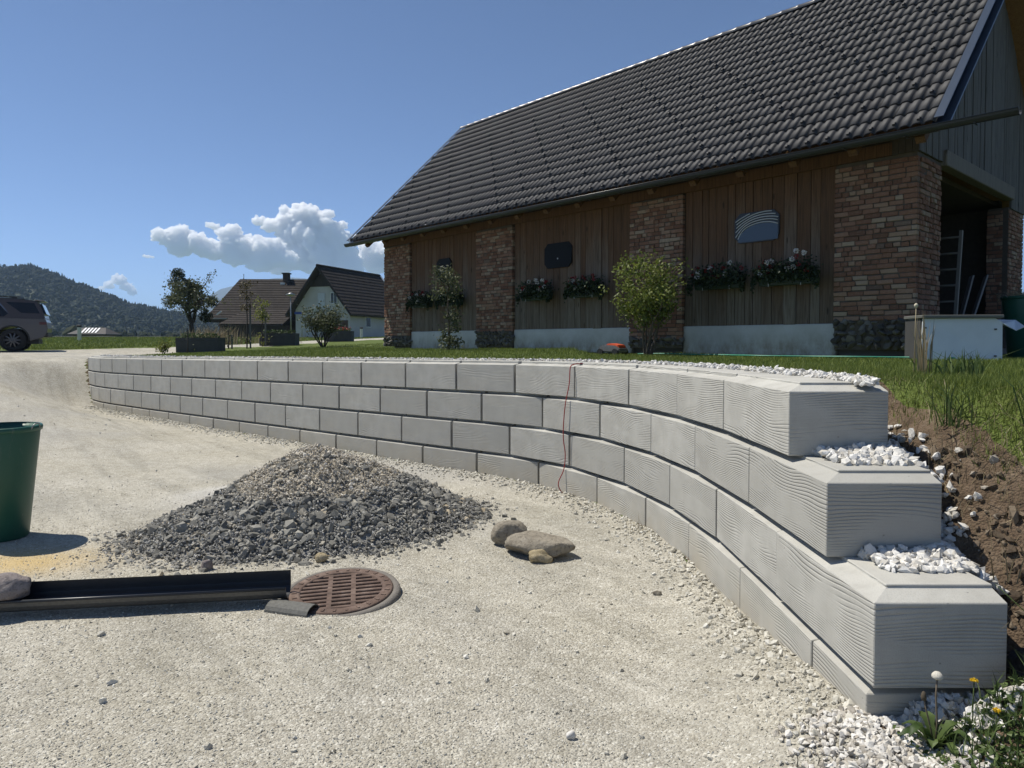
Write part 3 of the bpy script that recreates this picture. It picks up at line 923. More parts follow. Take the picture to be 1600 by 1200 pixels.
def wood_mat(name, top, low, dark, zmid=1.5, grey=True, rough=.85):
    t = NT(name); o = t.tc()
    rnd = t.rnd()
    off = t.n.new('ShaderNodeCombineXYZ'); t.link(t.math('MULTIPLY', rnd, 53.0), off.inputs[0]); t.link(t.math('MULTIPLY', rnd, 17.0), off.inputs[2])
    v = t.n.new('ShaderNodeVectorMath'); v.operation = 'ADD'; t.link(o, v.inputs[0]); t.link(off.outputs[0], v.inputs[1])
    vec = t.mapping(v.outputs[0], (22, 22, 0.9))
    g = t.noise(vec, 1.6, 5, .6, 1.2)
    sp = t.n.new('ShaderNodeSeparateXYZ'); t.link(o, sp.inputs[0])
    hgt = t.math('ADD', sp.outputs[2], t.math('MULTIPLY', t.math('SUBTRACT', rnd, .5), 0.9))
    hgt = t.math('ADD', hgt, t.math('MULTIPLY', t.math('SUBTRACT', t.noise(v.outputs[0], 2.2, 3), .5), .9))
    wf = t.ramp(t.math('MULTIPLY', hgt, 0.33), [(max(0, (zmid - .7) * .33), 0.0), ((zmid + .7) * .33, 1.0)])
    c = t.mix(wf, low, top)
    c = t.mix(t.ramp(g, [(0.32, .75), (0.6, 0.0)]), c, dark)
    c = t.mix(t.math('MULTIPLY', rnd, .38), c, tuple(q * .45 for q in top))
    kn = t.voronoi(t.mapping(v.outputs[0], (7, 7, 1.7)), 1.0)
    c = t.mix(t.ramp(kn, [(0.06, .85), (0.13, 0.0)]), c, tuple(q * .6 for q in dark))
    return t.done(c, rough, t.bump(g, .45, .006), spec=.2)
M_PLANK = wood_mat('barn_boards', (.155, .085, .047), (.20, .17, .135), (.05, .033, .022))
M_GREYWOOD = wood_mat('weathered_boards', (.17, .165, .155), (.20, .195, .185), (.05, .048, .045))
M_BEAM = wood_mat('beam_timber', (.24, .22, .19), (.24, .22, .19), (.11, .10, .085))
M_SOFFIT = wood_mat('new_soffit_boards', (.30, .17, .075), (.30, .17, .075), (.16, .085, .035))
M_DARKWOOD = simple('dark_timber', (.055, .045, .036), .9, var=.4, scale=9)

def brick_mat():
    t = NT('old_brick'); o = t.tc()
    c = t.ramp(t.rnd(), [(0.0, (.14, .070, .046)), (.25, (.22, .108, .068)), (.55, (.27, .148, .098)), (.8, (.32, .21, .142)), (.93, (.38, .30, .215)), (1.0, (.105, .068, .054))])
    c = t.mix(t.ramp(t.noise(o, 22, 5, .7), [(0.3, .6), (.62, 0.0)]), c, (.16, .11, .085))
    c = t.mix(t.ramp(t.noise(o, 5, 4, .7), [(0.55, 0.0), (.75, .5)]), c, (.42, .36, .29))
    return t.done(c, .93, t.bump(t.noise(o, 45, 4, .7), .6, .008), spec=.12)
M_BRICK = brick_mat()
M_MORTAR = simple('old_mortar', (.085, .07, .055), .95, var=.35, scale=12, bump=.6)
M_FIELD = stone_mat('field_stone', [(0, (.06, .056, .048)), (.5, (.12, .11, .094)), (1, (.20, .185, .16))])
t_ = NT('plinth_plaster')
_ps = t_.n.new('ShaderNodeSeparateXYZ'); t_.link(t_.tc(), _ps.inputs[0])
_pd = t_.math('MULTIPLY', t_.ramp(_ps.outputs[2], [(.02, 1.0), (.30, 0.0)]), t_.ramp(t_.noise(t_.mapping(t_.tc(), (5, 5, 2.5)), 1.6, 6, .7), [(.35, .1), (.65, .9)]))
_pc = t_.mix(t_.ramp(t_.noise(t_.tc(), 2.5, 6, .7), [(.35, 0.0), (.7, .6)]), (.50, .505, .50), (.34, .33, .30))
M_PLINTH = t_.done(t_.mix(_pd, _pc, (.22, .19, .14)), .9, t_.bump(t_.noise(t_.tc(), 25, 4), .3, .005))

BRICK_MESHES = []
def brick_meshes():
    r_ = random.Random(5)
    for k in range(6):
        m = MB().box((0, 0, 0), (1, 1, 1)); me = m.mesh('brick')
        bm = bmesh.new(); bm.from_mesh(me)
        bmesh.ops.recalc_face_normals(bm, faces=bm.faces)
        bmesh.ops.bevel(bm, geom=list(bm.edges), offset=.07, segments=1, affect='EDGES')
        for v in bm.verts:
            v.co += Vector((r_.gauss(0, .018), r_.gauss(0, .03), r_.gauss(0, .045)))
        bm.to_mesh(me); bm.free()
        me.materials.append(M_BRICK)
        BRICK_MESHES.append(me)
brick_meshes()

def brick_layout(x0, x1, z0, z1, seed, pitch=.0745):
    """bricks of one face: (centre along, centre up, length, height)"""
    r_ = random.Random(seed); out = []; z = z0; row = 0
    while z + pitch * .8 < z1:
        x = x0 - (0 if row % 2 else r_.uniform(.02, .1)); header = r_.random() < .25
        while x < x1 - .02:
            L = (r_.uniform(.10, .13) if (header or r_.random() < .34) else r_.uniform(.19, .245))
            a = max(x, x0); b = min(x + L, x1)
            if x1 - b < .05: b = x1
            if b - a > .035: out.append(((a + b) / 2, z + pitch / 2 + r_.gauss(0, .003), b - a - r_.uniform(.008, .016), pitch - r_.uniform(.010, .018)))
            x = x + L
        z += pitch; row += 1
    return out

def make_pillar(barn, x0, x1, y1, faces, ztop, seed, single, z0=.43):
    """brick pillar on a field stone base; faces: front, right, left"""
    core = MB().span((x0 + .018, .018, 0.0), (x1 - .018, y1 - .018, ztop + .01)).build('brick_pillar', M_MORTAR, barn)
    B = []
    r_ = random.Random(seed + 99)
    if 'front' in faces:
        for a, z, L, h in brick_layout(x0, x1, z0, ztop, seed): B.append(((a, .045 + r_.gauss(0, .005), z), (L, .09, h), 0))
    if 'right' in faces:
        for a, z, L, h in brick_layout(0.095, y1, z0, ztop, seed + 1): B.append(((x1 - .045 + r_.gauss(0, .005), a, z), (L, .09, h), 1))
    if 'left' in faces:
        for a, z, L, h in brick_layout(0.095, y1, z0, ztop, seed + 2): B.append(((x0 + .045 + r_.gauss(0, .005), a, z), (L, .09, h), 1))
    if 'gable_left' in faces:
        pass
    put_bricks(core, B, single, r_)
    stone_base(barn, x0, x1, y1, faces, seed, z0)
    return core

def put_bricks(core, B, single, r_):
    if single:
        for c, d, o in B:
            ob = bpy.data.objects.new('brick', r_.choice(BRICK_MESHES)); COL.objects.link(ob); ob.parent = core
            ob.location = c; ob.scale = d
            ob.rotation_euler = (r_.gauss(0, .012), r_.gauss(0, .012), (math.pi / 2 if o else 0) + r_.gauss(0, .015))
    else:
        V = []; Fq = []; Ft = []; n = 0
        src = [(np.array([v.co[:] for v in me.vertices]), [tuple(p.vertices) for p in me.polygons]) for me in BRICK_MESHES]
        VV = []; FF = []
        for c, d, o in B:
            bv, bf = src[r_.randrange(len(src))]
            p = bv * np.array(d)
            if o: p = np.stack([-p[:, 1], p[:, 0], p[:, 2]], 1)
            p = p + np.array(c)
            VV += [tuple(q) for q in p]; FF += [tuple(i + n for i in f) for f in bf]; n += len(bv)
        me = bpy.data.meshes.new('bricks'); me.from_pydata(VV, [], FF); me.update()
        o = link_mesh('bricks', me, M_BRICK, core); o['kind'] = 'stuff'

def stone_base(barn, x0, x1, y1, faces, seed, zt=.43):
    r_ = random.Random(seed + 7); P = []; S = []
    def add(x, y, z, s): P.append((x, y, z)); S.append(s)
    z = .04
    while z < zt - .03:
        h = r_.uniform(.05, .09)
        if 'front' in faces:
            x = x0 + .05
            while x < x1: add(x, .02 + r_.gauss(0, .01), z + h / 2, r_.uniform(.06, .085)); x += r_.uniform(.09, .15)
        for f, xx in (('right', x1 - .02), ('left', x0 + .02)):
            if f in faces:
                y = .1
                while y < y1: add(xx + r_.gauss(0, .01), y, z + h / 2, r_.uniform(.075, .11)); y += r_.uniform(.11, .19)
        z += h * 1.25
    stones('base_stones', np.array(P), np.array(S), M_FIELD, barn, flat=.55, jitter=.16, kind='stuff')

def make_barn():
    barn = empty('barn', (BARN_A[0], BARN_A[1], BARN_Z), BARN_ROT)
    tag(barn, 'old timber and brick barn with a steep dark tiled roof', 'barn')
    ztop = 2.78
    PIL = [(-1.16, 0.0), (-5.07, -3.86), (-9.72, -8.41), (-13.81, -12.53)]
    make_pillar(barn, *PIL[0], 1.0, ('front', 'right'), ztop, 11, True)
    make_pillar(barn, *PIL[1], .5, ('front',), ztop, 22, False, .16)
    make_pillar(barn, *PIL[2], .5, ('front',), ztop, 33, False, .36)
    make_pillar(barn, *PIL[3], 1.0, ('front', 'left'), ztop, 44, False, .30)
    # far gable pillar: its face on the gable and the reveal towards the opening
    r_ = random.Random(77)
    core = MB().span((-.34, 4.8, 0), (-.018, W_BARN - .018, 2.62)).build('brick_pillar', M_MORTAR, barn)
    B = []
    for a, z, L, h in brick_layout(4.8, W_BARN, .2, 2.6, 55): B.append(((-.045, a, z), (L, .09, h), 1))
    for a, z, L, h in brick_layout(-.36, -.095, .2, 2.6, 56): B.append(((a, 4.8 + .03, z), (L, .09, h), 0))
    put_bricks(core, B, False, r_)
    # plinths and boarding of the three bays
    bays = [(-3.86, -1.16), (-8.41, -5.07), (-12.53, -9.72)]
    rb = random.Random(3)
    for (a, b) in bays:
        MB().span((a - .02, .06, -.1), (b + .02, .42, .40)).build('plinth', M_PLINTH, barn, bevel=.012)
        x = a + .004
        while x < b - .02:
            w = rb.uniform(.13, .235)
            if b - (x + w) < .10: w = b - x - .004
            d = rb.gauss(0, .004)
            MB().span((x + .004, .075 + d, .385 + rb.gauss(0, .008)), (x + w - .004, .105 + d, 2.86)).build('plank', M_PLANK, barn, bevel=.003)
            x += w
        # dark backing behind the joints
        MB().span((a, .112, .41), (b, .13, 2.86)).build('boarding_back', M_DARKWOOD, barn)
    # wall plate under the eave, and rafter tails
    MB().span((-13.85, .02, 2.80), (0.0, .30, 2.98)).build('wall_plate', M_PLANK, barn)
    MB().span((-13.8, .14, 2.90), (-.02, .18, 3.54)).build('eave_board', M_DARKWOOD, barn)
    # rear wall and left gable wall so that the inside is dark
    MB().span((-13.7, W_BARN - .25, 0), (-.36, W_BARN - .02, 2.9)).build('rear_wall', M_MORTAR, barn)
    MB().span((-13.78, .99, 0), (-13.55, W_BARN - .26, 2.9)).build('gable_wall', M_MORTAR, barn)
    MB().span((-13.5, .14, -.12), (-.05, W_BARN - .28, .005)).build('floor_slab', simple('barn_floor', (.10, .09, .08), .95), barn)
    MB().span((-13.5, .14, 2.72), (-.30, W_BARN - .28, 2.80)).build('loft_floor', M_DARKWOOD, barn)
    MB().span((-6.6, .14, 0), (-6.4, W_BARN - .28, 2.7)).build('inner_wall', M_DARKWOOD, barn)
    # gable: boards in the plane x = 0, following the roof slope
    slope = (RIDGE_Z - EAVE_Z) / (RIDGE_Y - EAVE_Y)
    def roof_z(y): return EAVE_Z + (y - EAVE_Y) * slope if y < RIDGE_Y else RIDGE_Z - (y - RIDGE_Y) * slope
    y = -.02
    yend = 7.1
    while y < yend:
        w = rb.uniform(.11, .2)
        y2 = min(y + w, yend)
        zb = 2.80 if (y < .98) else (2.98 if y < 4.75 else 2.60)
        zt0 = roof_z(y) - .10; zt1 = roof_z(y2) - .10
        if zt0 > zb + .05 and zt1 > zb + .05:
            dx = rb.uniform(-.008, .008); ya, yb = y + .003, y2 - .003
            x0, x1 = -.02 + dx, .012 + dx
            V = [(x0, ya, zb), (x0, yb, zb), (x0, yb, zt1), (x0, ya, zt0), (x1, ya, zb), (x1, yb, zb), (x1, yb, zt1), (x1, ya, zt0)]
            MB().add(V, [(0, 1, 2, 3), (7, 6, 5, 4), (0, 4, 5, 1), (1, 5, 6, 2), (2, 6, 7, 3), (3, 7, 4, 0)]).build('gable_board', M_GREYWOOD, barn)
        y = y2
    MB().span((-.22, -.05, 2.99), (-.04, 7.0, 3.02)).build('gable_sill', M_DARKWOOD, barn)
    MB().span((-.10, .99, 2.74), (.07, 4.83, 2.975)).build('lintel_beam', M_BEAM, barn, bevel=.012)
    # small boarded return above the corner pillar, under the eave
    x = -.34
    while x < .0:
        MB().span((x, -.02, 2.79), (x + .085, .015, 3.34)).build('corner_board', M_DARKWOOD, barn)
        x += .09
    # opaque loft behind the gable boards (dark)
    make_roof(barn)
    make_openings(barn)
    return barn

def make_roof(barn):
    sl = Vector((0, RIDGE_Y - EAVE_Y, RIDGE_Z - EAVE_Z)); SL = sl.length; sl.normalize()
    nr = Vector((0, -sl.z, sl.y))
    # deck: front slope and rear slope, a real slab
    P = [(EAVE_Y, EAVE_Z), (RIDGE_Y, RIDGE_Z), (2 * RIDGE_Y - EAVE_Y, EAVE_Z), (2 * RIDGE_Y - EAVE_Y, EAVE_Z - .10), (RIDGE_Y, RIDGE_Z - .14), (EAVE_Y, EAVE_Z - .10)]
    V = [(ROOF_X0 + .02, p[0], p[1] - .03) for p in P] + [(ROOF_X1 - .02, p[0], p[1] - .03) for p in P]
    Fc = [(0, 1, 4, 5), (1, 2, 3, 4), (11, 10, 7, 6), (10, 9, 8, 7)] + [(i, i + 6, (i + 1) % 6 + 6, (i + 1) % 6) for i in range(6)]
    roof = MB().add(V, Fc).build('roof', M_SOFFIT, barn)
    # tile: two rolls, curved profile, thick front edge
    TW = (ROOF_X1 - ROOF_X0 - .06) / 50.0
    ROWS = 17; G = (SL - .02) / ROWS
    t = NT('roof_tile'); o = t.tc()
    c = t.mix(t.math('MULTIPLY', t.rnd(), .8), (.026, .0265, .029), (.042, .0425, .046))
    c = t.mix(t.ramp(t.noise(o, 5, 5, .7), [(.35, .35), (.65, 0.0)]), c, (.045, .044, .046))
    gp = t.n.new('ShaderNodeNewGeometry').outputs['Position']
    c = t.mix(t.ramp(t.noise(gp, .55, 6, .65), [(.42, 0.0), (.72, .35)]), c, (.062, .063, .064))
    c = t.mix(t.ramp(t.noise(gp, 2.7, 5, .7), [(.60, 0.0), (.75, .5)]), c, (.022, .022, .024))
    M_TILE = t.done(c, .6, t.bump(t.noise(o, 120, 3), .12, .002), spec=.22)
    def prof(n=12):
        out = []
        for k in range(n + 1):
            u = k / n
            w = (u * 2) % 1.0 if u < 1 else 0.0
            z = float(np.interp(w, [0, .06, .14, .30, .5, .66, .72, .80, .92, 1.0], [.012, .024, .031, .034, .036, .035, .026, .004, .0, .012]))
            out.append((u * TW, z))
        return out
    pr = prof(16); n = len(pr)
    LT = G + .045; th = .018
    V = []
    for (yy, zl) in ((0.0, th + .004), (LT, .0)):
        V += [(p[0], yy, p[1] + zl) for p in pr]
    V += [(p[0], 0.0, p[1] + .004) for p in pr]
    Fc = [(i, i + 1, n + i + 1, n + i) for i in range(n - 1)] + [(2 * n + i, 2 * n + i + 1, i + 1, i) for i in range(n - 1)]
    tile_me = MB().add(V, Fc, False).mesh('roof_tile')
    for k in range(n - 1): tile_me.polygons[k].use_smooth = True
    tile_me.materials.append(M_TILE)
    tv = np.array([v.co[:] for v in tile_me.vertices]); tf = np.array([list(p.vertices) for p in tile_me.polygons])
    rot = Matrix((Vector((1, 0, 0)), sl, nr)).transposed()
    RA = np.array(rot)
    r_ = random.Random(9)
    guard = MB()
    guard.add([(-.018, 0, 0), (.018, 0, 0), (.018, .10, 0), (-.018, .10, 0), (-.018, 0, .055), (.018, 0, .055), (.018, .028, .065), (-.018, .028, .065)],
              [(0, 1, 5, 4), (4, 5, 6, 7), (6, 2, 3, 7), (0, 4, 7, 3), (1, 2, 6, 5), (0, 3, 2, 1)])
    guard_me = guard.mesh('snow_guard'); guard_me.materials.append(simple('guard_metal', (.03, .03, .033), .7))
    VV = []; FF = []; cnt = 0; nb = 0
    for row in range(ROWS):
        for col in range(50):
            base = Vector((ROOF_X0 + .03 + col * TW, EAVE_Y, EAVE_Z)) + sl * (row * G - .05) + nr * (.012 + r_.uniform(-.002, .004)) + Vector((r_.gauss(0, .0025), 0, 0)) + sl * r_.gauss(0, .004)
            # the 300 tiles nearest the viewer stand singly
            near = (col >= 50 - 25 and row < 12)
            if near:
                ob = bpy.data.objects.new('roof_tile', tile_me); COL.objects.link(ob); ob.parent = roof
                ob.matrix_local = Matrix.Translation(base) @ rot.to_4x4()
            else:
                VV.append(tv @ RA.T + np.array(base)); FF.append(tf + nb); nb += len(tv)
            if row == 0 or (row < 14 and row % 2 == 0 and col % 3 == (row // 2) % 3) or (row < 14 and row % 2 == 1 and col % 6 == (row * 2) % 6):
                g = bpy.data.objects.new('snow_guard', guard_me); COL.objects.link(g); g.parent = roof
                g.matrix_local = Matrix.Translation(base + Vector((TW * .25, 0, 0)) + sl * .05 + nr * .03) @ rot.to_4x4()
    me = np_mesh('roof_tiles', np.vstack(VV), np.vstack(FF)); me.polygons.foreach_set('use_smooth', np.tile(np.arange(len(tf)) < n - 1, len(VV))); o = link_mesh('roof_tiles', me, M_TILE, roof); o['kind'] = 'stuff'
    # plain rear slope skin
    sl2 = Vector((0, RIDGE_Y - EAVE_Y, -(RIDGE_Z - EAVE_Z))).normalized()
    V = [(ROOF_X0, RIDGE_Y, RIDGE_Z + .02), (ROOF_X1, RIDGE_Y, RIDGE_Z + .02), (ROOF_X1, 2 * RIDGE_Y - EAVE_Y, EAVE_Z + .02), (ROOF_X0, 2 * RIDGE_Y - EAVE_Y, EAVE_Z + .02)]
    V += [(p[0], p[1], p[2] - .03) for p in V]
    MB().add(V, [(0, 1, 2, 3), (7, 6, 5, 4), (0, 4, 5, 1), (1, 5, 6, 2), (2, 6, 7, 3), (3, 7, 4, 0)]).build('rear_slope', M_TILE, roof)
    # ridge tiles
    RL = .38; k = 0; x = ROOF_X0 + .01
    pr = [(math.cos(a) * .115, math.sin(a) * .085 - .01) for a in np.linspace(math.pi * 1.08, -.08 * math.pi, 9)]
    V = []
    for xx, s in ((0, 1.08), (.03, 1.10), (.05, 1.0), (RL, .98)):
        V += [(xx, p[0] * s, p[1] * s) for p in pr]
    m_ = len(pr); Fc = []
    for j in range(3): Fc += [(j * m_ + i, j * m_ + i + 1, (j + 1) * m_ + i + 1, (j + 1) * m_ + i) for i in range(m_ - 1)]
    ridge_me = MB().add(V, Fc, True).mesh('ridge_tile')
    t2 = NT('ridge_tile'); M_RIDGE = t2.done(t2.mix(t2.noise(t2.tc(), 9, 4), (.06, .06, .062), (.10, .10, .102)), .3, spec=.5)
    ridge_me.materials.append(M_RIDGE)
    while x < ROOF_X1 - .1:
        ob = bpy.data.objects.new('ridge_tile', ridge_me); COL.objects.link(ob); ob.parent = roof; ob.location = (x, RIDGE_Y, RIDGE_Z + .035)
        x += RL - .03
    # verge flashings on both gables
    for X in (ROOF_X1 - .005, ROOF_X0 + .005):
        sgn = 1 if X > -5 else -1
        a = Vector((X, EAVE_Y - .03, EAVE_Z - .03)); b = Vector((X, RIDGE_Y, RIDGE_Z - .01))
        m = MB(); m.bar(a + nr * -.03, b + nr * -.03, .025, .22, up=(1, 0, 0)); m.bar(a + nr * .085, b + nr * .085, .11, .012, up=(0, -1, 0))
        m.build('verge_flashing', simple('verge_metal', (.045, .06, .085), .3, .2) if sgn > 0 else M_GUTTER, roof)
        b2 = Vector((X, 2 * RIDGE_Y - EAVE_Y, EAVE_Z - .03))
        MB().bar(b + Vector((0, 0, -.06)), b2 + Vector((0, 0, -.06)), .03, .2, up=(1, 0, 0)).build('verge_board', M_SOFFIT, roof)
    # gutter along the front eave, running on past the right gable
    gy = EAVE_Y - .085; gz = EAVE_Z - .075; R_ = .072
    x0, x1 = ROOF_X0 - .08, 1.32
    prof = []
    for k in range(9):
        a = math.pi + math.pi * k / 8
        prof.append((math.cos(a) * R_, math.sin(a) * R_))
    P = [(-p[0], p[1]) for p in prof]; P2 = [(p[0] * .95, p[1] * .95) for p in reversed(P)]
    Q = P + P2; n = len(Q); V = []
    for xx in (x0, x1): V += [(xx, gy + q[0], gz + q[1]) for q in Q]
    Fc = [(i, (i + 1) % n, n + (i + 1) % n, n + i) for i in range(n)]
    for b in (0, n):
        for i in range(len(P) - 1): Fc.append((b + i, b + i + 1, b + n - 2 - i, b + n - 1 - i))
    gut = MB().add(V, Fc, False).build('gutter', M_GUTTER, barn)
    MB().tube([(x0, gy - R_, gz + .004), (x1, gy - R_, gz + .004)], .010, 8).build('gutter_bead', M_GUTTER, gut)
    x = x0 + .4
    while x < x1:
        MB().span((x - .012, gy - R_ - .004, gz - R_ - .006), (x + .012, gy + R_ + .01, gz - R_ - .002)).build('gutter_bracket', M_GUTTER, gut)
        x += .8
    MB().span((ROOF_X0 + .05, EAVE_Y - .012, EAVE_Z - .13), (ROOF_X1 - .05, EAVE_Y + .012, EAVE_Z - .02)).build('fascia', M_DARKWOOD, barn)
    # rafter tails under the eave
    slope = math.atan2(RIDGE_Z - EAVE_Z, RIDGE_Y - EAVE_Y)
    x = -13.9
    while x < .2:
        a = Vector((x, EAVE_Y + .05, EAVE_Z - .14)); b = a + sl * 1.0
        MB().bar(a - nr * .05, b - nr * .05, .10, .12, up=(1, 0, 0)).build('rafter_tail', M_PLANK, roof)
        x += .88

def octagon(cx, cz, w, h, c):
    x0, x1, z0, z1 = cx - w / 2, cx + w / 2, cz - h / 2, cz + h / 2
    return [(x0 + c, z0), (x1 - c, z0), (x1, z0 + c), (x1, z1 - c), (x1 - c, z1), (x0 + c, z1), (x0, z1 - c), (x0, z0 + c)]

def make_openings(barn):
    # right bay window; pale strips and arched pane stand in for reflections
    wx, wz = -2.46, 2.03
    ow = MB().prism(octagon(wx, wz, .80, .50, .10), .050, .074).build('window', simple('window_black', (.010, .011, .013), .35), barn)
    t = NT('reflection_arch'); t.done((.045, .055, .07), .10, t.bump(t.noise(t.tc(), 3, 2), .05, .02), .25, .6)
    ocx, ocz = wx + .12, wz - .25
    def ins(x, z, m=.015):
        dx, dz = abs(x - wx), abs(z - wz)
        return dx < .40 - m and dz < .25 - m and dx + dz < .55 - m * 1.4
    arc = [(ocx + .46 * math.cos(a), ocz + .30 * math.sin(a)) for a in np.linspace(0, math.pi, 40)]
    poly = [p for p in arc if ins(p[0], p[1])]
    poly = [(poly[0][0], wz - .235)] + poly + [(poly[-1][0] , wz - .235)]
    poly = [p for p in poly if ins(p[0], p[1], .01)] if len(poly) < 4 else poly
    MB().prism(poly, .042, .052).build('pane', t.m, ow)  # arch standing in for a reflection in the glass
    pale = simple('pale_reflection', (.52, .53, .54), .5)
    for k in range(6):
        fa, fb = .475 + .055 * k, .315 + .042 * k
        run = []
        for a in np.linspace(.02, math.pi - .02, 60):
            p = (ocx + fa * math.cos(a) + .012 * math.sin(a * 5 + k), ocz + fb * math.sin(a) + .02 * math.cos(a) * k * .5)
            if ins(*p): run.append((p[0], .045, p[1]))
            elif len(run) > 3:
                MB().tube(run, .0085, 5).build('reflection_stripe', pale, ow); run = []
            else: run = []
        if len(run) > 3: MB().tube(run, .0085, 5).build('reflection_stripe', pale, ow)
    # boarded openings of the other two bays
    M_PANEL = simple('dark_panel', (.006, .007, .009), .65, var=.2, spec=.2)
    for (cx, cz, w, h) in ((-7.02, 1.97, .80, .53), (-11.05, 1.99, .62, .52)):
        q = MB().prism(octagon(cx, cz, w, h, .10), .04, .072).build('shutter', M_PANEL, barn)
        MB().prism(octagon(cx, cz - .07, .03, .03, .006), .034, .041).build('shutter_knob', simple('knob_metal', (.4, .4, .4), .4, .8), q)
make_barn()
def barn_pt(x, y, z):
    c, s = math.cos(BARN_ROT), math.sin(BARN_ROT)
    return (BARN_A[0] + c * x - s * y, BARN_A[1] + s * x + c * y, BARN_Z + z)

# ------------------------------------------------------------------ foliage tools
def leaves(name, pts, size, mat, parent=None, droop=0.0, aspect=1.7, up=None):
    """small bent leaves scattered at the given points, one mesh"""
    pts = np.asarray(pts, float); n = len(pts)
    size = np.broadcast_to(np.asarray(size, float), (n,)) * rng.uniform(.65, 1.3, n)
    d = rng.standard_normal((n, 3)); d[:, 2] -= droop; d /= np.linalg.norm(d, axis=1, keepdims=True)
    r = rng.standard_normal((n, 3)); w = np.cross(d, r); w /= np.linalg.norm(w, axis=1, keepdims=True) + 1e-9
    nn = np.cross(d, w)
    L = size[:, None] * aspect / 1.7; W = size[:, None] * .55
    a = pts - d * L * .5; b = pts + w * W * .5 + nn * L * .08; c = pts + d * L * .5; e = pts - w * W * .5 + nn * L * .08
    V = np.stack([a, b, c, e], 1).reshape(-1, 3)
    Fc = np.arange(n * 4).reshape(-1, 4)
    me = np_mesh(name, V, Fc)
    return link_mesh(name, me, mat, parent)

def blades(name, pts, h, w, mat, lean=.35, parent=None, seg=1):
    """grass blades: tapered triangles bending over"""
    pts = np.asarray(pts, float); n = len(pts)
    h = np.broadcast_to(h, (n,)); w = np.broadcast_to(w, (n,))
    a = rng.uniform(0, 2 * np.pi, n); b = rng.uniform(0, 2 * np.pi, n)
    l = np.abs(rng.normal(0, lean, n)) * h
    dirx = np.stack([np.cos(a), np.sin(a), np.zeros(n)], 1); sx = np.stack([np.cos(b), np.sin(b), np.zeros(n)], 1)
    up = np.array([0, 0, 1.0])
    tip = pts + up * h[:, None] + dirx * l[:, None]
    if seg == 1:
        V = np.stack([pts - sx * w[:, None] / 2, pts + sx * w[:, None] / 2, tip], 1).reshape(-1, 3)
        Fc = np.arange(n * 3).reshape(-1, 3)
    else:
        mid = pts + up * h[:, None] * .6 + dirx * l[:, None] * .3
        V = np.stack([pts - sx * w[:, None] / 2, pts + sx * w[:, None] / 2, mid + sx * w[:, None] * .4, mid - sx * w[:, None] * .4, tip], 1).reshape(-1, 3)
        k = np.arange(n)[:, None] * 5
        Fc = np.vstack([k + np.array([[0, 1, 2]]), k + np.array([[0, 2, 3]]), k + np.array([[3, 2, 4]])])
    return link_mesh(name, np_mesh(name, V, Fc), mat, parent)

def grow(rnd, p, d, L, r, depth, out, tips, spread=.6, kids=(2, 4), shrink=.68, up=.15, wob=.18, seg=4):
    pts = [Vector(p)]; rad = [r]; d = Vector(d).normalized()
    for k in range(seg):
        d = (d + Vector((rnd.gauss(0, wob), rnd.gauss(0, wob), rnd.gauss(0, wob) + up * .3))).normalized()
        pts.append(pts[-1] + d * L / seg); rad.append(r * (1 - .45 * (k + 1) / seg))
    out.append((pts, rad))
    if depth == 0:
        for q in pts[1:]: tips.append(tuple(q))
        return
    for k in range(rnd.randint(*kids)):
        i = rnd.randint(max(1, seg // 2), seg)
        nd = (d + Vector((rnd.gauss(0, spread), rnd.gauss(0, spread), rnd.gauss(up, spread * .6)))).normalized()
        grow(rnd, pts[i], nd, L * shrink * rnd.uniform(.75, 1.15), rad[i] * .68, depth - 1, out, tips, spread, kids, shrink, up, wob, seg)

def limb_mesh(out, n=6, name='trunk', mat=None, parent=None):
    m = MB()
    for pts, rad in out: m.tube(pts, rad, n if rad[0] > .012 else 4, caps=False)
    return m.build(name, mat, parent, fix=False)

M_BARK = simple('bark', (.11, .085, .062), .95, var=.45, scale=14, bump=.7)
M_BARKD = simple('dark_bark', (.05, .042, .036), .95, var=.4, scale=14, bump=.7)
M_LEAF_Y = leafy('yellow_green_leaves', (.07, .095, .016), (.28, .285, .065), .35)
M_LEAF_S = leafy('shrub_leaves', (.06, .090, .016), (.23, .26, .058), .35)
M_LEAF_G = leafy('green_leaves', (.028, .052, .016), (.11, .145, .045), .25)
M_LEAF_D = leafy('dull_green_leaves', (.040, .054, .026), (.16, .17, .085), .25)
M_LEAF_DK = leafy('dark_leaves', (.012, .022, .010), (.045, .065, .028), .15)
M_GRASS = leafy('lawn_blades', (.075, .112, .018), (.235, .275, .066), .3)
M_DRY = leafy('dry_stalks', (.16, .125, .07), (.37, .31, .19), .2)
M_WEED = leafy('weed_leaves', (.035, .065, .016), (.12, .165, .05), .25)

def spread_pts(tips, n, rad):
    tips = np.array(tips); i = rng.integers(0, len(tips), n)
    return tips[i] + rng.normal(0, rad, (n, 3))

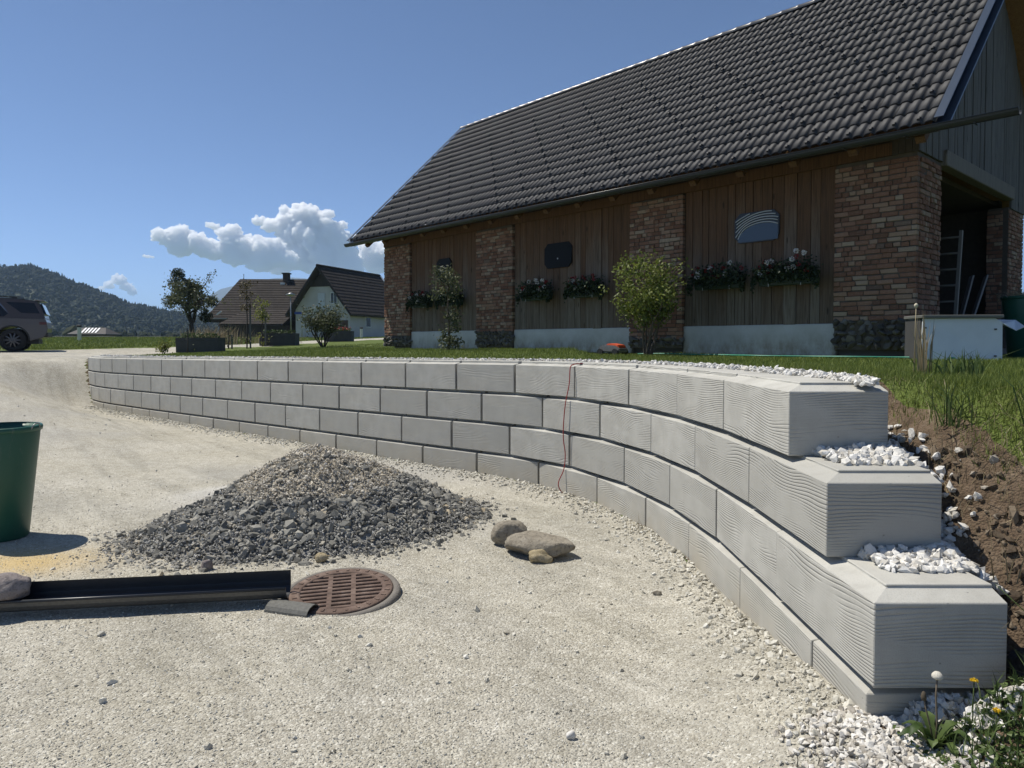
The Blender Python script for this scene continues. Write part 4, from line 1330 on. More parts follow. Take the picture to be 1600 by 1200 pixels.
# ------------------------------------------------------------------ lawn grass
def make_grass():
    n = 420000
    # more blades where they are nearest to the viewer
    y = 2.2 + (rng.random(n) ** 2.1) * 30; x = (rng.random(n) * 1.75 - .62) * y * .86
    ok = inside(x, y, LAWN_POLY)
    x, y = x[ok], y[ok]
    d, s = seg_dist(x, y, WPOLY)
    t = (4.0 - 0.9 * (np.clip(x, 1, 4) - 1.9) - y) / 2.1
    dens = np.where((x > 1.3) & (y < 6), 1 - .95 * sstep(-.02, .17, t - .5 * np.clip(x - 1.95, 0, 2) + .22 * fbm(x, y, 1.4, 9)), 1.0) * sstep(.72, 1.05, d + .15 * fbm(x, y, 2, 6))
    lx = np.column_stack([x, y]); 
    ca, sa = math.cos(BARN_ROT), math.sin(BARN_ROT)
    bx = ca * (x - BARN_A[0]) + sa * (y - BARN_A[1]); by = -sa * (x - BARN_A[0]) + ca * (y - BARN_A[1])
    dens = dens * ~((bx > -13.9) & (bx < .05) & (by > 0) & (by < W_BARN))
    ok = (rng.random(len(x)) < dens) & (s > 0)
    x, y = x[ok], y[ok]
    z = terrain(x, y) - .004
    dist = np.hypot(x, y)
    tall = 1 + .9 * np.clip(fbm(x, y, 1.1, 12) * 2.5, 0, 1)
    h = rng.uniform(.022, .052, len(x)) * tall; w = .0022 + .0007 * dist
    o = blades('lawn_grass', np.stack([x, y, z], 1), h, w, M_GRASS, .45)
    tag(o, 'short green lawn grass between the block wall and the barn', kind='stuff')
    # field strip beyond the road on the left
    n = 60000
    y = 27 + (rng.random(n) ** 1.6) * 50; x = -(rng.random(n) * 1.0 + .1) * y * .78
    ok = ~inside(x, y, YARD_POLY) & ~inside(x, y, LAWN_POLY); x, y = x[ok], y[ok]
    z = terrain(x, y) - .005
    o = blades('field_grass', np.stack([x, y, z], 1), rng.uniform(.04, .11, len(x)), .012 + .0009 * y, M_GRASS, .5)
    tag(o, 'rough green field grass beyond the gravel road', kind='stuff')
    # straw-dry wisps along the edge of the lawn and over the soil bank
    n = 17000
    x = rng.uniform(1.9, 4.2, n); y = rng.uniform(2.3, 5.0, n)
    t = (4.0 - 0.9 * (np.clip(x, 1, 4) - 1.9) - y) / 2.1
    ok = (rng.random(n) < np.exp(-((t - .5 * np.clip(x - 1.95, 0, 2) - .10) / .16) ** 2) * .8 + .10 * (t > .1)) & (x / y < .80)
    x, y = x[ok], y[ok]; z = terrain(x, y)
    o = blades('dry_grass', np.stack([x, y, z], 1), rng.uniform(.03, .13, len(x)), rng.uniform(.002, .0036, len(x)), M_DRY, 1.4, seg=2)
    tag(o, 'dry straw wisps scattered over the bare soil bank', kind='stuff')
    n = 5000
    s_ = rng.uniform(1.2, 16, n); P = []
    for a in s_:
        p, nn = wpos(a); q = p + nn * rng.uniform(.62, 1.1); P.append((q.x, q.y))
    P = np.array(P)
    o = blades('dry_edge_grass', np.column_stack([P, terrain(P[:, 0], P[:, 1])]), rng.uniform(.02, .06, n), .004, M_DRY, .9)
    tag(o, 'thin brown grass edge behind the white stones of the wall', kind='stuff')
    # soil clods on the bank
    n = 3800
    x = rng.uniform(1.88, 3.4, n); y = rng.uniform(2.2, 4.4, n)
    t = (4.0 - 0.9 * (np.clip(x, 1, 4) - 1.9) - y) / 2.1
    ok = (t - .5 * np.clip(x - 1.95, 0, 2) > .05) & (x / y < .85); x, y = x[ok], y[ok]
    z = terrain(x, y) + .003
    clod = stone_mat('soil_clods', [(0, (.055, .040, .027)), (.5, (.12, .088, .06)), (.93, (.20, .16, .115)), (1, (.42, .39, .34))])
    o = stones('soil_clods', np.stack([x, y, z], 1), rng.gamma(2.2, .0055, len(x)).clip(.004, .045), clod)
    o['label'] = 'crumbly brown soil clods on the bank beside the block ends'
make_grass()

# ------------------------------------------------------------------ trees and shrubs
def plant(name, label, cat, base, seed, stems, depth, L, r, n_leaf, leaf, rad, mleaf, mbark, spread=.55, kids=(2, 3), shrink=.7, up=.2, group=None, dirs=None, wob=.16, extra=None):
    rnd = random.Random(seed)
    root = empty(name, base)
    tag(root, label, cat, group)
    out = []; tips = []
    for k in range(stems):
        a = 2 * math.pi * k / max(1, stems) + rnd.uniform(-.4, .4)
        d = dirs[k] if dirs else Vector((math.cos(a) * .35, math.sin(a) * .35, 1))
        p = Vector((math.cos(a), math.sin(a), 0)) * (r * 2 if stems > 1 else 0)
        grow(rnd, p, d, L * rnd.uniform(.85, 1.1), r, depth, out, tips, spread, kids, shrink, up, wob)
    if extra: extra(rnd, out, tips)
    limb_mesh(out, 6, 'trunk', mbark, root)
    pts = spread_pts(tips, n_leaf, rad)
    pts[:, 2] = np.maximum(pts[:, 2], .03)
    leaves('crown', pts, leaf, mleaf, root)
    return root

def place(px, Y):
    x, y = at(px, Y); return (x, y, H(x, y) - .01)

# rounded shrub in front of the barn
def bush_crown(rnd, out, tips):
    for k in range(105):
        a = rnd.uniform(0, 2 * math.pi); u = rnd.uniform(-1, 1); q = (1 - u * u) ** .5; rr = rnd.uniform(.45, 1.0) * (1 + .22 * math.sin(a * 3 + u * 4))
        z = 1.18 + u * .68 * rr; w = .62 if z > .9 else .42
        tips.append((math.cos(a) * q * w * rr - .04, math.sin(a) * q * w * rr, z))
plant('garden_shrub', 'large yellow-green shrub growing in front of the brick pier of the barn', 'shrub', place(1012, 12.2), 5, 6, 2, .72, .022, 4600, .066, .07, M_LEAF_S, M_BARK, .42, (2, 4), .7, .35, extra=bush_crown)

# slim young tree in front of the left barn bay
def slim_crown(rnd, out, tips):
    trunk = [Vector((0, 0, 0)), Vector((.01, 0, .5)), Vector((-.015, .01, 1.0)), Vector((0, 0, 1.55))]
    out.append((trunk, [.032, .028, .024, .012]))
    for k in range(38):
        a = rnd.uniform(0, 6.28); rr = rnd.uniform(.05, .36); tips.append((math.cos(a) * rr, math.sin(a) * rr, rnd.uniform(1.22, 1.80) - rr * .15))
    for k in range(30):
        a = rnd.uniform(0, 6.28); rr = rnd.uniform(.03, .26); z = rnd.uniform(.05, .95) ; tips.append((math.cos(a) * rr * (1.1 - z * .7) + .06, math.sin(a) * rr, z))
plant('young_tree', 'slim young tree with a small round crown before the left barn bay', 'tree', place(701, 15.6), 6, 1, 1, .3, .02, 1300, .075, .07, M_LEAF_D, M_BARK, .5, (2, 3), extra=slim_crown)

# bushy dark shrub on the lawn by the planters
plant('lawn_shrub', 'grey-green bushy shrub on the lawn between the planters and the barn', 'shrub', place(505, 27.5), 9, 9, 2, .75, .03, 2600, .10, .14, M_LEAF_D, M_BARKD, .35, (2, 4), .7, .4)

# staked saplings
def sapling(px, Y, h, cz, cr, seed, label, mleaf, nl=520, stake=True):
    root = empty('sapling', place(px, Y)); tag(root, label, 'sapling', 'staked saplings on the lawn')
    rnd = random.Random(seed); out = [([Vector((0, 0, 0)), Vector((.02, 0, h * .5)), Vector((0, 0, h))], [.028, .022, .01])]
    tips = []
    for k in range(40):
        a = rnd.uniform(0, 6.28); rr = cr * rnd.uniform(.1, 1); z = h + rnd.uniform(-cz, cz * .35)
        tips.append((math.cos(a) * rr, math.sin(a) * rr, z))
        if k < 10: out.append(([Vector((0, 0, z - rr * .8)), Vector((math.cos(a) * rr, math.sin(a) * rr, z))], [.008, .003]))
    for k in range(8): tips.append((rnd.gauss(0, .12), rnd.gauss(0, .12), rnd.uniform(.05, .5)))
    limb_mesh(out, 6, 'trunk', M_BARKD, root)
    leaves('crown', spread_pts(tips, nl, .07), .09, mleaf, root)
    if stake: MB().box((.12, .04, h * .36), (.05, .05, h * .72)).build('stake', M_GREYWOOD, root)
sapling(386, 27.0, 2.25, .75, .22, 3, 'tall thin sapling with a narrow brownish crown near the dark planters', leafy('bronze_leaves', (.05, .04, .018), (.15, .12, .05), .2), 420)
sapling(410, 29.0, 1.70, .62, .36, 4, 'short sapling with a broad yellow-green crown beside the second planter', M_LEAF_Y, 560)
sapling(357, 27.0, .75, .5, .10, 8, 'tiny bare sapling standing right of the first planter', M_LEAF_D, 60)
sapling(293, 24.0, .9, .4, .05, 12, 'bare stick of a sapling in front of the first planter', M_LEAF_D, 14, stake=False)
plant('small_bush', 'low leafy plant at the left tip of the lawn by the road', 'plant', place(256, 23.2), 14, 6, 1, .3, .012, 420, .075, .07, M_LEAF_Y, M_BARK, .5, (2, 3))

# old fruit tree with mistletoe balls
def fruit_tree():
    root = empty('fruit_tree', place(300, 37)); tag(root, 'old gnarled fruit tree with dense mistletoe balls beyond the first planter', 'tree')
    rnd = random.Random(23); out = []; tips = []
    out.append(([Vector((0, 0, 0)), Vector((.03, 0, .5)), Vector((-.03, 0, .95))], [.15, .13, .12]))
    for a, lean, L in ((3.0, .55, 1.25), (2.3, .2, 1.5), (.25, .55, 1.45), (5.2, .35, 1.2), (1.0, .35, 1.3)):
        grow(rnd, (0, 0, .9), (math.cos(a) * lean, math.sin(a) * lean, 1), L, .075, 3, out, tips, .55, (2, 3), .66, .12, .22)
    limb_mesh(out, 6, 'trunk', M_BARKD, root)
    left = [t for t in tips if t[0] < .35]; right = [t for t in tips if t[0] >= .35]
    cr = np.vstack([spread_pts(left, 4600, .18), spread_pts(right, 520, .12)])
    leaves('crown', cr, .125, M_LEAF_D, root)
    for c, rr, nl in (((-.62, -.1, 3.5), .36, 700), ((1.1, 0, 2.1), .30, 600), ((-.35, .1, 3.15), .2, 240), ((.75, 0, 1.35), .34, 560), ((-1.05, -.2, 2.1), .40, 500)):
        p = rng.normal(0, 1, (nl, 3)); p /= np.linalg.norm(p, axis=1, keepdims=True); p *= rr * rng.random((nl, 1)) ** .4
        leaves('mistletoe', p + np.array(c), .10, M_LEAF_DK if c[0] > -1 else M_LEAF_D, root)
fruit_tree()

# tall dry grasses behind the planters
def dry_clump(px, Y, w, h, n, label):
    x0, y0 = at(px, Y)
    x = rng.normal(x0, w, n); y = rng.normal(y0, .35, n)
    o = blades('tall_dry_grass', np.stack([x, y, terrain(x, y)], 1), rng.uniform(h * .5, h, n), .025, M_DRY, .35, seg=2)
    tag(o, label, kind='stuff')
dry_clump(335, 32, .60, .95, 380, 'tall pale dry grass behind the first planter')
dry_clump(398, 50, 2.6, .60, 160, 'tall weeds in front of the dark wooden shed wing')
dry_clump(430, 33, .5, .55, 260, 'dry stalks behind the second planter')

# ------------------------------------------------------------------ planters
def planter(px, Y, L, label, flowers=False, rz=0.0):
    root = empty('planter', place(px, Y), rz); tag(root, label, 'planter', 'dark concrete planters')
    m = simple('planter_concrete', (.055, .055, .055), .9, var=.35, scale=5, bump=.4)
    W, Hh, t = .62, .52, .06
    MB().span((-L / 2, -W / 2, 0), (L / 2, W / 2, Hh - .10)).build('trough', m, root, bevel=.01)
    for a, b in (((-L / 2, -W / 2 - .002, Hh - .10), (L / 2, -W / 2 + t, Hh)), ((-L / 2, W / 2 - t, Hh - .10), (L / 2, W / 2 + .002, Hh)),
                 ((-L / 2 - .002, -W / 2 + t, Hh - .10), (-L / 2 + t, W / 2 - t, Hh)), ((L / 2 - t, -W / 2 + t, Hh - .10), (L / 2 + .002, W / 2 - t, Hh))):
        MB().span(a, b).build('rim', m, root)
    MB().span((-L / 2 + t, -W / 2 + t, Hh - .11), (L / 2 - t, W / 2 - t, Hh - .05)).build('soil', simple('planter_soil', (.06, .045, .03), .95), root)
    n = 260
    p = np.stack([rng.uniform(-L / 2 + .1, L / 2 - .1, n), rng.uniform(-.2, .2, n), Hh + rng.uniform(-.05, .14, n)], 1)
    leaves('plants', p, .10, M_LEAF_G, root)
    if flowers:
        n = 90
        p = np.stack([rng.uniform(-L / 2 + .1, L / 2 - .1, n), rng.uniform(-.3, .05, n), Hh + rng.uniform(.06, .20, n)], 1)
        leaves('blossoms', p, .09, leafy('coral_petals', (.45, .06, .05), (.62, .14, .11), .2), root, aspect=1.2)
planter(314, 25.2, 1.50, 'dark concrete planter trough nearest the road, below the fruit tree')
planter(437, 29.6, 1.48, 'dark concrete planter trough between the saplings and the lawn shrub')
planter(530, 35.0, 1.35, 'dark concrete planter with coral flowers behind the lawn shrub', True)

# ------------------------------------------------------------------ flower boxes on the barn front
def flower_box(x, label, seed, whites, mix, L=.86):
    p = barn_pt(x, -.10, 1.02)
    root = empty('flower_box', p, BARN_ROT); tag(root, label, 'flower box', 'window boxes hung on the barn boards')
    rnd = random.Random(seed)
    m = simple('box_green', (.010, .028, .018), .5)
    V = [(-L / 2 + .03, -.07, 0), (L / 2 - .03, -.07, 0), (L / 2 - .03, .07, 0), (-L / 2 + .03, .07, 0), (-L / 2, -.095, .17), (L / 2, -.095, .17), (L / 2, .095, .17), (-L / 2, .095, .17)]
    MB().add(V, [(3, 2, 1, 0), (0, 1, 5, 4), (1, 2, 6, 5), (2, 3, 7, 6), (3, 0, 4, 7), (4, 5, 6, 7)]).build('box', m, root, bevel=.008)
    MB().span((-L / 2 - .012, -.108, .150), (L / 2 + .012, -.092, .178)).build('box_lip', m, root)
    for bx in (-L * .28, L * .28):
        MB().bar((bx, -.098, -.02), (bx, -.098, .05), .014, .006, up=(1, 0, 0)).build('bracket', simple('bracket_zinc', (.5, .5, .48), .45, .6), root)
    n = 1500
    q = np.stack([rng.uniform(-L / 2 - .08, L / 2 + .08, n), rng.normal(-.05, .085, n), .15 + np.abs(rng.normal(0, .12, n)) - .14 * rng.random(n) ** 2], 1)
    q[:, 2] = np.minimum(q[:, 2], .42); q[:, 2] -= .12 * (np.abs(q[:, 0]) > L / 2)
    q[:, 1] = np.where((q[:, 2] < .17), -.10 - .05 * rng.random(n), q[:, 1])
    leaves('foliage', q, .075, M_LEAF_DK, root, aspect=1.3)
    # blossom heads: small balls of petals
    def head(p, r, mt, nm):
        k = 34; d = rng.normal(0, 1, (k, 3)); d /= np.linalg.norm(d, axis=1, keepdims=True)
        leaves(nm, d * r * .8 + np.array(p), r * .9, mt, root, aspect=1.3)
    for (wx, wz) in whites: head((wx * L, -.13, .17 + wz), .046, M_WPETAL, 'white_flower')
    for k in range(mix):
        head((rnd.uniform(-L / 2, L / 2), rnd.uniform(-.15, -.06), .17 + rnd.uniform(.02, .27)), .040, M_RPETAL, 'red_flower')
M_WPETAL = leafy('white_petals', (.62, .58, .55), (.82, .80, .78), .2)
M_RPETAL = leafy('dark_red_petals', (.17, .006, .010), (.32, .018, .022), .15)
flower_box(-1.84, 'flower box with white and red geraniums right of centre under the wavy barn window', 1, [(-.42, .02), (-.30, .20), (-.22, .21), (.06, .08), (.15, .22), (.17, .09), (.22, .34), (.34, .30)], 9, .95)
flower_box(-3.06, 'flower box with mostly red geraniums next to the large garden shrub', 2, [(-.36, .13), (-.38, .05), (-.10, .19), (.22, .07), (.30, .25)], 11, .92)
flower_box(-6.08, 'flower box with dark red geraniums half hidden by the large shrub', 3, [(-.30, .18), (-.22, .02)], 12)
flower_box(-7.52, 'flower box full of white geraniums below the middle dark shutter', 4, [(-.42, .04), (-.26, .06), (-.12, .24), (.12, .26), (.18, .20), (.36, .24), (.42, .10), (.22, .06)], 7)
flower_box(-10.55, 'flower box with red flowers behind the slim young tree', 5, [(-.30, .10)], 9, .80)
flower_box(-11.85, 'leftmost flower box on the barn front with trailing white and red flowers', 6, [(-.42, .10), (-.35, .03), (-.02, .16), (.06, .02), (.34, .14), (.0, -.04)], 8, .84)

# ------------------------------------------------------------------ things around the barn
def make_chest():
    x, y = at(1484, 9.35); z = H(x, y)
    root = empty('metal_chest', (x, y, z), R(-7)); tag(root, 'white sheet-metal chest lying open in front of the barn doorway', 'chest')
    mw = simple('white_enamel', (.60, .62, .63), .45, var=.12, scale=4); md = simple('chest_dark', (.05, .05, .05), .7)
    L, D, Hh = .98, .55, .54
    V = [(-L / 2, -D / 2 - .05, .0), (L / 2, -D / 2 - .02, 0), (L / 2 + .02, -D / 2 + .03, Hh - .05), (L / 2 - .06, -D / 2 + .04, Hh), (-L / 2 + .05, -D / 2 + .04, Hh)]
    V += [(p[0], p[1] + .02, p[2]) for p in V]
    MB().add(V, [(0, 1, 2, 3, 4), (9, 8, 7, 6, 5)] + [(i, i + 5, (i + 1) % 5 + 5, (i + 1) % 5) for i in range(5)]).build('front_sheet', mw, root)
    MB().span((-L / 2 + .04, -D / 2 + .08, 0), (L / 2 - .02, D / 2, Hh - .01)).build('carcass', md, root)
    MB().span((-L / 2 + .02, -D / 2 - .01, Hh + .004), (L / 2 + .02, D / 2, Hh + .045)).build('lid', simple('lid_grey', (.12, .12, .11), .6), root, bevel=.006)
    V = [(L / 2 + .03, -D / 2 + .05, Hh - .06), (L / 2 + .38, -D / 2 + .20, Hh - .10), (L / 2 + .40, D / 2 - .1, Hh - .01), (L / 2 + .03, D / 2 - .1, Hh - .0),
         (L / 2 + .22, -D / 2 + .10, Hh - .15)]
    V2 = V + [(p[0], p[1], p[2] - .008) for p in V]
    MB().add(V2, [(0, 4, 1, 2, 3), (8, 7, 6, 9, 5), (0, 5, 9, 4), (4, 9, 6, 1), (1, 6, 7, 2), (2, 7, 8, 3), (3, 8, 5, 0)]).build('bent_flap', mw, root)
    for px_, pz in ((-.42, .42), (-.44, .12), (.42, .40), (.40, .06), (-.1, .03)):
        MB().box((px_, -D / 2 - .04 + pz * .12, pz), (.018, .03, .018)).build('rivet', md, root)
    return root
make_chest()
make_tub('green_tub', (7.74, 10.7, H(7.74, 10.7) - .01), .94, .22, .31, 'green plastic tub of hay standing by the barn gable, cut by the right edge')
_o = blades('hay', np.stack([7.74 + rng.normal(0, .12, 500), 10.7 + rng.normal(0, .12, 500), np.full(500, H(7.74, 10.7) + .86)], 1), rng.uniform(.08, .2, 500), .006, M_DRY, 1.1, seg=2)
tag(_o, 'loose dry hay heaped in the green tub by the barn', kind='stuff')
# board under the tub rim and inside the tub so the hay rests on something
_o = MB().lathe([(0, .0), (.29, .0), (.295, -.02), (0, -.02)], 32).build('hay_bed', M_DRY, None)
_o.location = (7.74, 10.7, H(7.74, 10.7) + .865); tag(_o, 'packed hay filling the green tub at the right edge', 'hay')

def ladder(x, y, label, lean, Hh=2.1, w=.42, rz=0, cat='ladder'):
    p = barn_pt(x, y, .01); root = empty('ladder', p, BARN_ROT + rz); root.rotation_euler = (lean, 0, BARN_ROT + rz)
    tag(root, label, cat)
    m = simple('pale_timber', (.24, .22, .19), .8)
    for s in (-1, 1): MB().span((s * w / 2 - .025, -.03, 0), (s * w / 2 + .025, .03, Hh)).build('rail', m, root)
    z = .25
    while z < Hh: MB().tube([(-w / 2, 0, z), (w / 2, 0, z)], .018, 6).build('rung', m, root); z += .29
ladder(-.58, 3.1, 'wooden ladder leaning inside the dark barn doorway', R(-9), 2.1, .36, 0)
def leaning_board(x, y, label, dx):
    a = barn_pt(x, y, .02); b = barn_pt(x + .12, y + dx, 1.35)
    o = MB().bar(Vector(a), Vector(b), .11, .03, up=(1, 0, 0)).build('leaning_board', simple('grey_board', (.20, .19, .18), .8), None)
    tag(o, label, 'board')
leaning_board(-.42, 3.7, 'grey board leaning inside the barn doorway right of the ladder', .9)
leaning_board(-.60, 3.8, 'darker narrow board leaning beside the grey board in the doorway', .6)

def make_mower():
    p = barn_pt(-4.95, -.62, 0); z = H(p[0], p[1])
    root = empty('garden_machine', (p[0], p[1], z), BARN_ROT); tag(root, 'small grey garden machine with an orange hood behind the large shrub', 'machine'); root.scale = (.68, .68, .68)
    g = simple('machine_grey', (.13, .13, .13), .5); o_ = simple('machine_orange', (.62, .10, .03), .4); k = simple('machine_black', (.015, .015, .015), .6)
    MB().prism([(-.36, .10), (.36, .08), (.38, .17), (.25, .27), (-.22, .29), (-.38, .20)], -.22, .22).build('body', g, root, bevel=.03, seg=2)
    MB().prism([(-.08, .26), (.34, .20), (.30, .29), (.0, .33), (-.12, .31)], -.17, .17).build('hood', o_, root, bevel=.02, seg=2)
    for sx in (-.27, .25):
        for sy in (-.21, .21):
            m = MB(); m.tube([(sx, sy - .035, .095), (sx, sy + .035, .095)], .095, 18); m.build('wheel', k, root)
make_mower()

def make_hose():
    pts = []
    for k in range(46):
        u = k / 45; x = -4.3 + u * 5.0
        p = barn_pt(x, -.72 + .10 * math.sin(u * 9) + .06 * math.sin(u * 23), 0)
        pts.append((p[0], p[1], H(p[0], p[1]) + .035))
    o = MB().tube(pts, .013, 6).build('garden_hose', simple('hose_green', (.03, .22, .14), .45), None); tag(o, 'green garden hose lying along the foot of the barn', 'hose')
make_hose()

# ------------------------------------------------------------------ parked car
def make_car():
    x0, y0 = at(77, 25.6)
    root = empty('parked_car', (x0, y0, H(x0 - 2.2, y0)), R(29)); tag(root, 'dark taupe sport utility car parked on the gravel, cut by the left edge', 'car')
    t = NT('car_paint'); M_P = t.done((.075, .060, .055), .3, None, .15, .5); t.b.inputs['Coat Weight'].default_value = .3
    M_GL = NT('car_glass').done((.008, .009, .011), .05, None, 0, .6)
    M_BK = simple('car_black', (.014, .014, .015), .55)
    M_TY = simple('tyre_rubber', (.018, .018, .018), .85)
    M_RM = simple('rim_alloy', (.09, .09, .095), .3, .7)
    M_CH = simple('bright_trim', (.55, .55, .56), .25, .9)
    W = .99
    def arch(cx, r=.47, n=14):
        return [(cx + r * math.cos(a), .40 + r * math.sin(a)) for a in np.linspace(-.12, math.pi + .12, n)]
    body = [(-.10, .48), (.0, .58), (.035, .80), (.01, 1.02), (-.03, 1.14), (-1.6, 1.15), (-3.55, 1.13), (-3.75, 1.13), (-4.55, 1.05), (-4.86, .95), (-4.95, .72), (-4.93, .45), (-4.80, .34)]
    low = list(reversed(arch(-4.02)))          # runs from front to rear along the underside
    low2 = list(reversed(arch(-.98)))
    poly = body + low + [(-3.4, .36), (-1.6, .36)] + low2 + [(-.4, .40)]
    b = MB()
    n = len(poly)
    V = [(p[0], -W + .03 * max(0, p[1] - .9), p[1]) for p in poly] + [(p[0], W - .03 * max(0, p[1] - .9), p[1]) for p in poly]
    Fc = [tuple(range(n)), tuple(reversed(range(n, 2 * n)))] + [(i, i + n, (i + 1) % n + n, (i + 1) % n) for i in range(n)]
    b.add(V, Fc).build('body', M_P, root, bevel=.02, seg=2)
    gh = [(-.03, 1.13), (-.07, 1.30), (-.20, 1.62), (-.30, 1.76), (-.9, 1.83), (-1.9, 1.85), (-2.65, 1.80), (-3.55, 1.13)]
    def yy(z): return W - .03 - (z - 1.13) * .33
    n = len(gh)
    V = [(p[0], -yy(p[1]), p[1]) for p in gh] + [(p[0], yy(p[1]), p[1]) for p in gh]
    Fc = [tuple(range(n)), tuple(reversed(range(n, 2 * n)))] + [(i, i + n, (i + 1) % n + n, (i + 1) % n) for i in range(n)]
    roof = MB().add(V, Fc).build('roof', M_P, root, bevel=.025, seg=2)
    def pane(name, poly, mat, side, off=.008):
        n = len(poly)
        V = [(p[0], side * (yy(p[1]) + off), p[1]) for p in poly] + [(p[0], side * (yy(p[1]) - .02), p[1]) for p in poly]
        Fc = [tuple(range(n)), tuple(reversed(range(n, 2 * n)))] + [(i, i + n, (i + 1) % n + n, (i + 1) % n) for i in range(n)]
        return MB().add(V, Fc).build(name, mat, root)
    for sd in (-1, 1):
        pane('quarter_window', [(-.19, 1.32), (-.72, 1.33), (-1.17, 1.70), (-.36, 1.68)], M_GL, sd)
        pane('rear_window', [(-1.22, 1.20), (-1.10, 1.30), (-1.42, 1.71), (-2.05, 1.73), (-2.05, 1.20)], M_GL, sd)
        pane('front_window', [(-2.12, 1.20), (-2.12, 1.73), (-2.60, 1.70), (-3.28, 1.24), (-3.28, 1.20)], M_GL, sd)
        pane('window_trim', [(-1.02, 1.24), (-1.05, 1.27), (-1.38, 1.73), (-1.40, 1.70)], M_CH, sd, .010)
        MB().span((-.20, sd * 1.0 - .03, .93), (.012, sd * 1.0 + .004, 1.02)).build('tail_light', simple('tail_red', (.07, .012, .012), .25), root)
        MB().bar((-.75, sd * .62, 1.885), (-2.3, sd * .62, 1.90), .035, .03).build('roof_rail', M_BK, root)
        MB().span((-1.28, sd * .995 - .012, .99), (-1.08, sd * .995 + .012, 1.02)).build('door_handle', M_P, root)
        MB().span((-2.28, sd * .995 - .012, .99), (-2.08, sd * .995 + .012, 1.02)).build('door_handle', M_P, root)
        for cx in (-1.55, -2.1): MB().span((cx - .006, sd * .985 - .006, .45), (cx + .006, sd * .985 + .007, 1.13)).build('door_gap', M_BK, root)
        MB().span((-3.45, sd * .985 - .02, .34), (-1.5, sd * .985 + .014, .46)).build('sill_cladding', M_BK, root)
        for cx in (-.98, -4.02):
            pts = [(cx + .48 * math.cos(a), sd * .985, .40 + .48 * math.sin(a)) for a in np.linspace(-.1, math.pi + .1, 16)]
            MB().tube(pts, .028, 6).build('arch_trim', M_BK, root)
            wh = MB().lathe([(.24, -.12), (.36, -.125), (.395, -.09), (.40, 0), (.395, .09), (.36, .125), (.24, .12)], 30)
            wo_ = wh.build('wheel', M_TY, root); wo_.rotation_euler = (R(90), 0, 0); wo_.location = (cx, sd * .86, .395)
            rm = MB().lathe([(.0, -.02), (.25, .0), (.25, .05), (.235, .07)], 30)
            for k in range(10):
                a = 2 * math.pi * k / 10
                rm.bar((math.cos(a) * .04, math.sin(a) * .04, .10), (math.cos(a) * .25, math.sin(a) * .25, .085), .035, .03, up=(0, 0, 1))
            r2 = rm.build('rim', M_RM, wo_); r2.rotation_euler = (0 if sd < 0 else math.pi, 0, 0)
    # black underbody lies between the wheels
    MB().span((-4.5, -.7, .26), (-.25, .7, .42)).build('underbody', M_BK, root)
    MB().span((-.36, -.60, 1.755), (-.06, .60, 1.80)).build('spoiler', M_P, root, bevel=.015)
    MB().add([(.0, -.78, 1.30), (.0, .78, 1.30), (-.135, .66, 1.66), (-.135, -.66, 1.66), (-.09, -.78, 1.30), (-.09, .78, 1.30), (-.22, .66, 1.66), (-.22, -.66, 1.66)],
             [(0, 1, 2, 3), (7, 6, 5, 4), (0, 4, 5, 1), (1, 5, 6, 2), (2, 6, 7, 3), (3, 7, 4, 0)]).build('back_window', M_GL, root)
    MB().span((-.20, -.97, .50), (.045, .97, .66)).build('rear_bumper', M_BK, root, bevel=.02)
    MB().box((-1.0, 0, 1.885), (.16, .05, .07)).build('roof_fin', M_BK, root)
    MB().add([(-3.52, -.86, 1.17), (-3.52, .86, 1.17), (-2.70, .72, 1.77), (-2.70, -.72, 1.77), (-3.56, -.86, 1.19), (-3.56, .86, 1.19), (-2.74, .72, 1.79), (-2.74, -.72, 1.79)],
             [(0, 1, 2, 3), (7, 6, 5, 4), (0, 4, 5, 1), (1, 5, 6, 2), (2, 6, 7, 3), (3, 7, 4, 0)]).build('windscreen', M_GL, root)
    for sd in (-1, 1):
        MB().span((-4.90, sd * .78 - .16, .80), (-4.70, sd * .78 + .16, .95)).build('headlight', M_CH, root)
make_car()

# ------------------------------------------------------------------ houses beyond the lawn
M_HROOF_T = NT('house_tiles')
_o = M_HROOF_T.tc()
_sp = M_HROOF_T.n.new('ShaderNodeSeparateXYZ'); M_HROOF_T.link(_o, _sp.inputs[0])
_c = M_HROOF_T.ramp(M_HROOF_T.noise(_o, 1.8, 5, .7), [(.3, (.022, .018, .016)), (.7, (.046, .038, .033))])
M_HROOF = M_HROOF_T.done(_c, .85, M_HROOF_T.bump(M_HROOF_T.noise(_o, 9, 3), .4, .05), spec=.2)
M_HWALL = simple('house_render', (.47, .46, .43), .92, var=.22, scale=.8)
M_HDARK = simple('house_dark_wood', (.045, .036, .030), .9, var=.4, scale=3)
M_HGLASS = NT('house_glass').done((.012, .014, .016), .08, None, 0, .5)
M_HWHITE = simple('white_frame', (.62, .63, .63), .6)

def tile_rows(parent, A, B, C, D, rows, th=.05):
    """overlapping tile courses over a roof slope: A-B eave, D-C ridge"""
    A, B, C, D = map(Vector, (A, B, C, D)); n = (B - A).cross(D - A).normalized()
    for k in range(rows):
        u0, u1 = k / rows, (k + 1) / rows + .25 / rows
        u1 = min(u1, 1.0)
        p = [A.lerp(D, u0) + n * (th + .035), B.lerp(C, u0) + n * (th + .035), B.lerp(C, u1) + n * th, A.lerp(D, u1) + n * th]
        q = [v - n * .045 for v in p]
        MB().add(p + q, [(0, 1, 2, 3), (7, 6, 5, 4), (0, 4, 5, 1), (1, 5, 6, 2), (2, 6, 7, 3), (3, 7, 4, 0)]).build('tile_course', M_HROOF, parent)

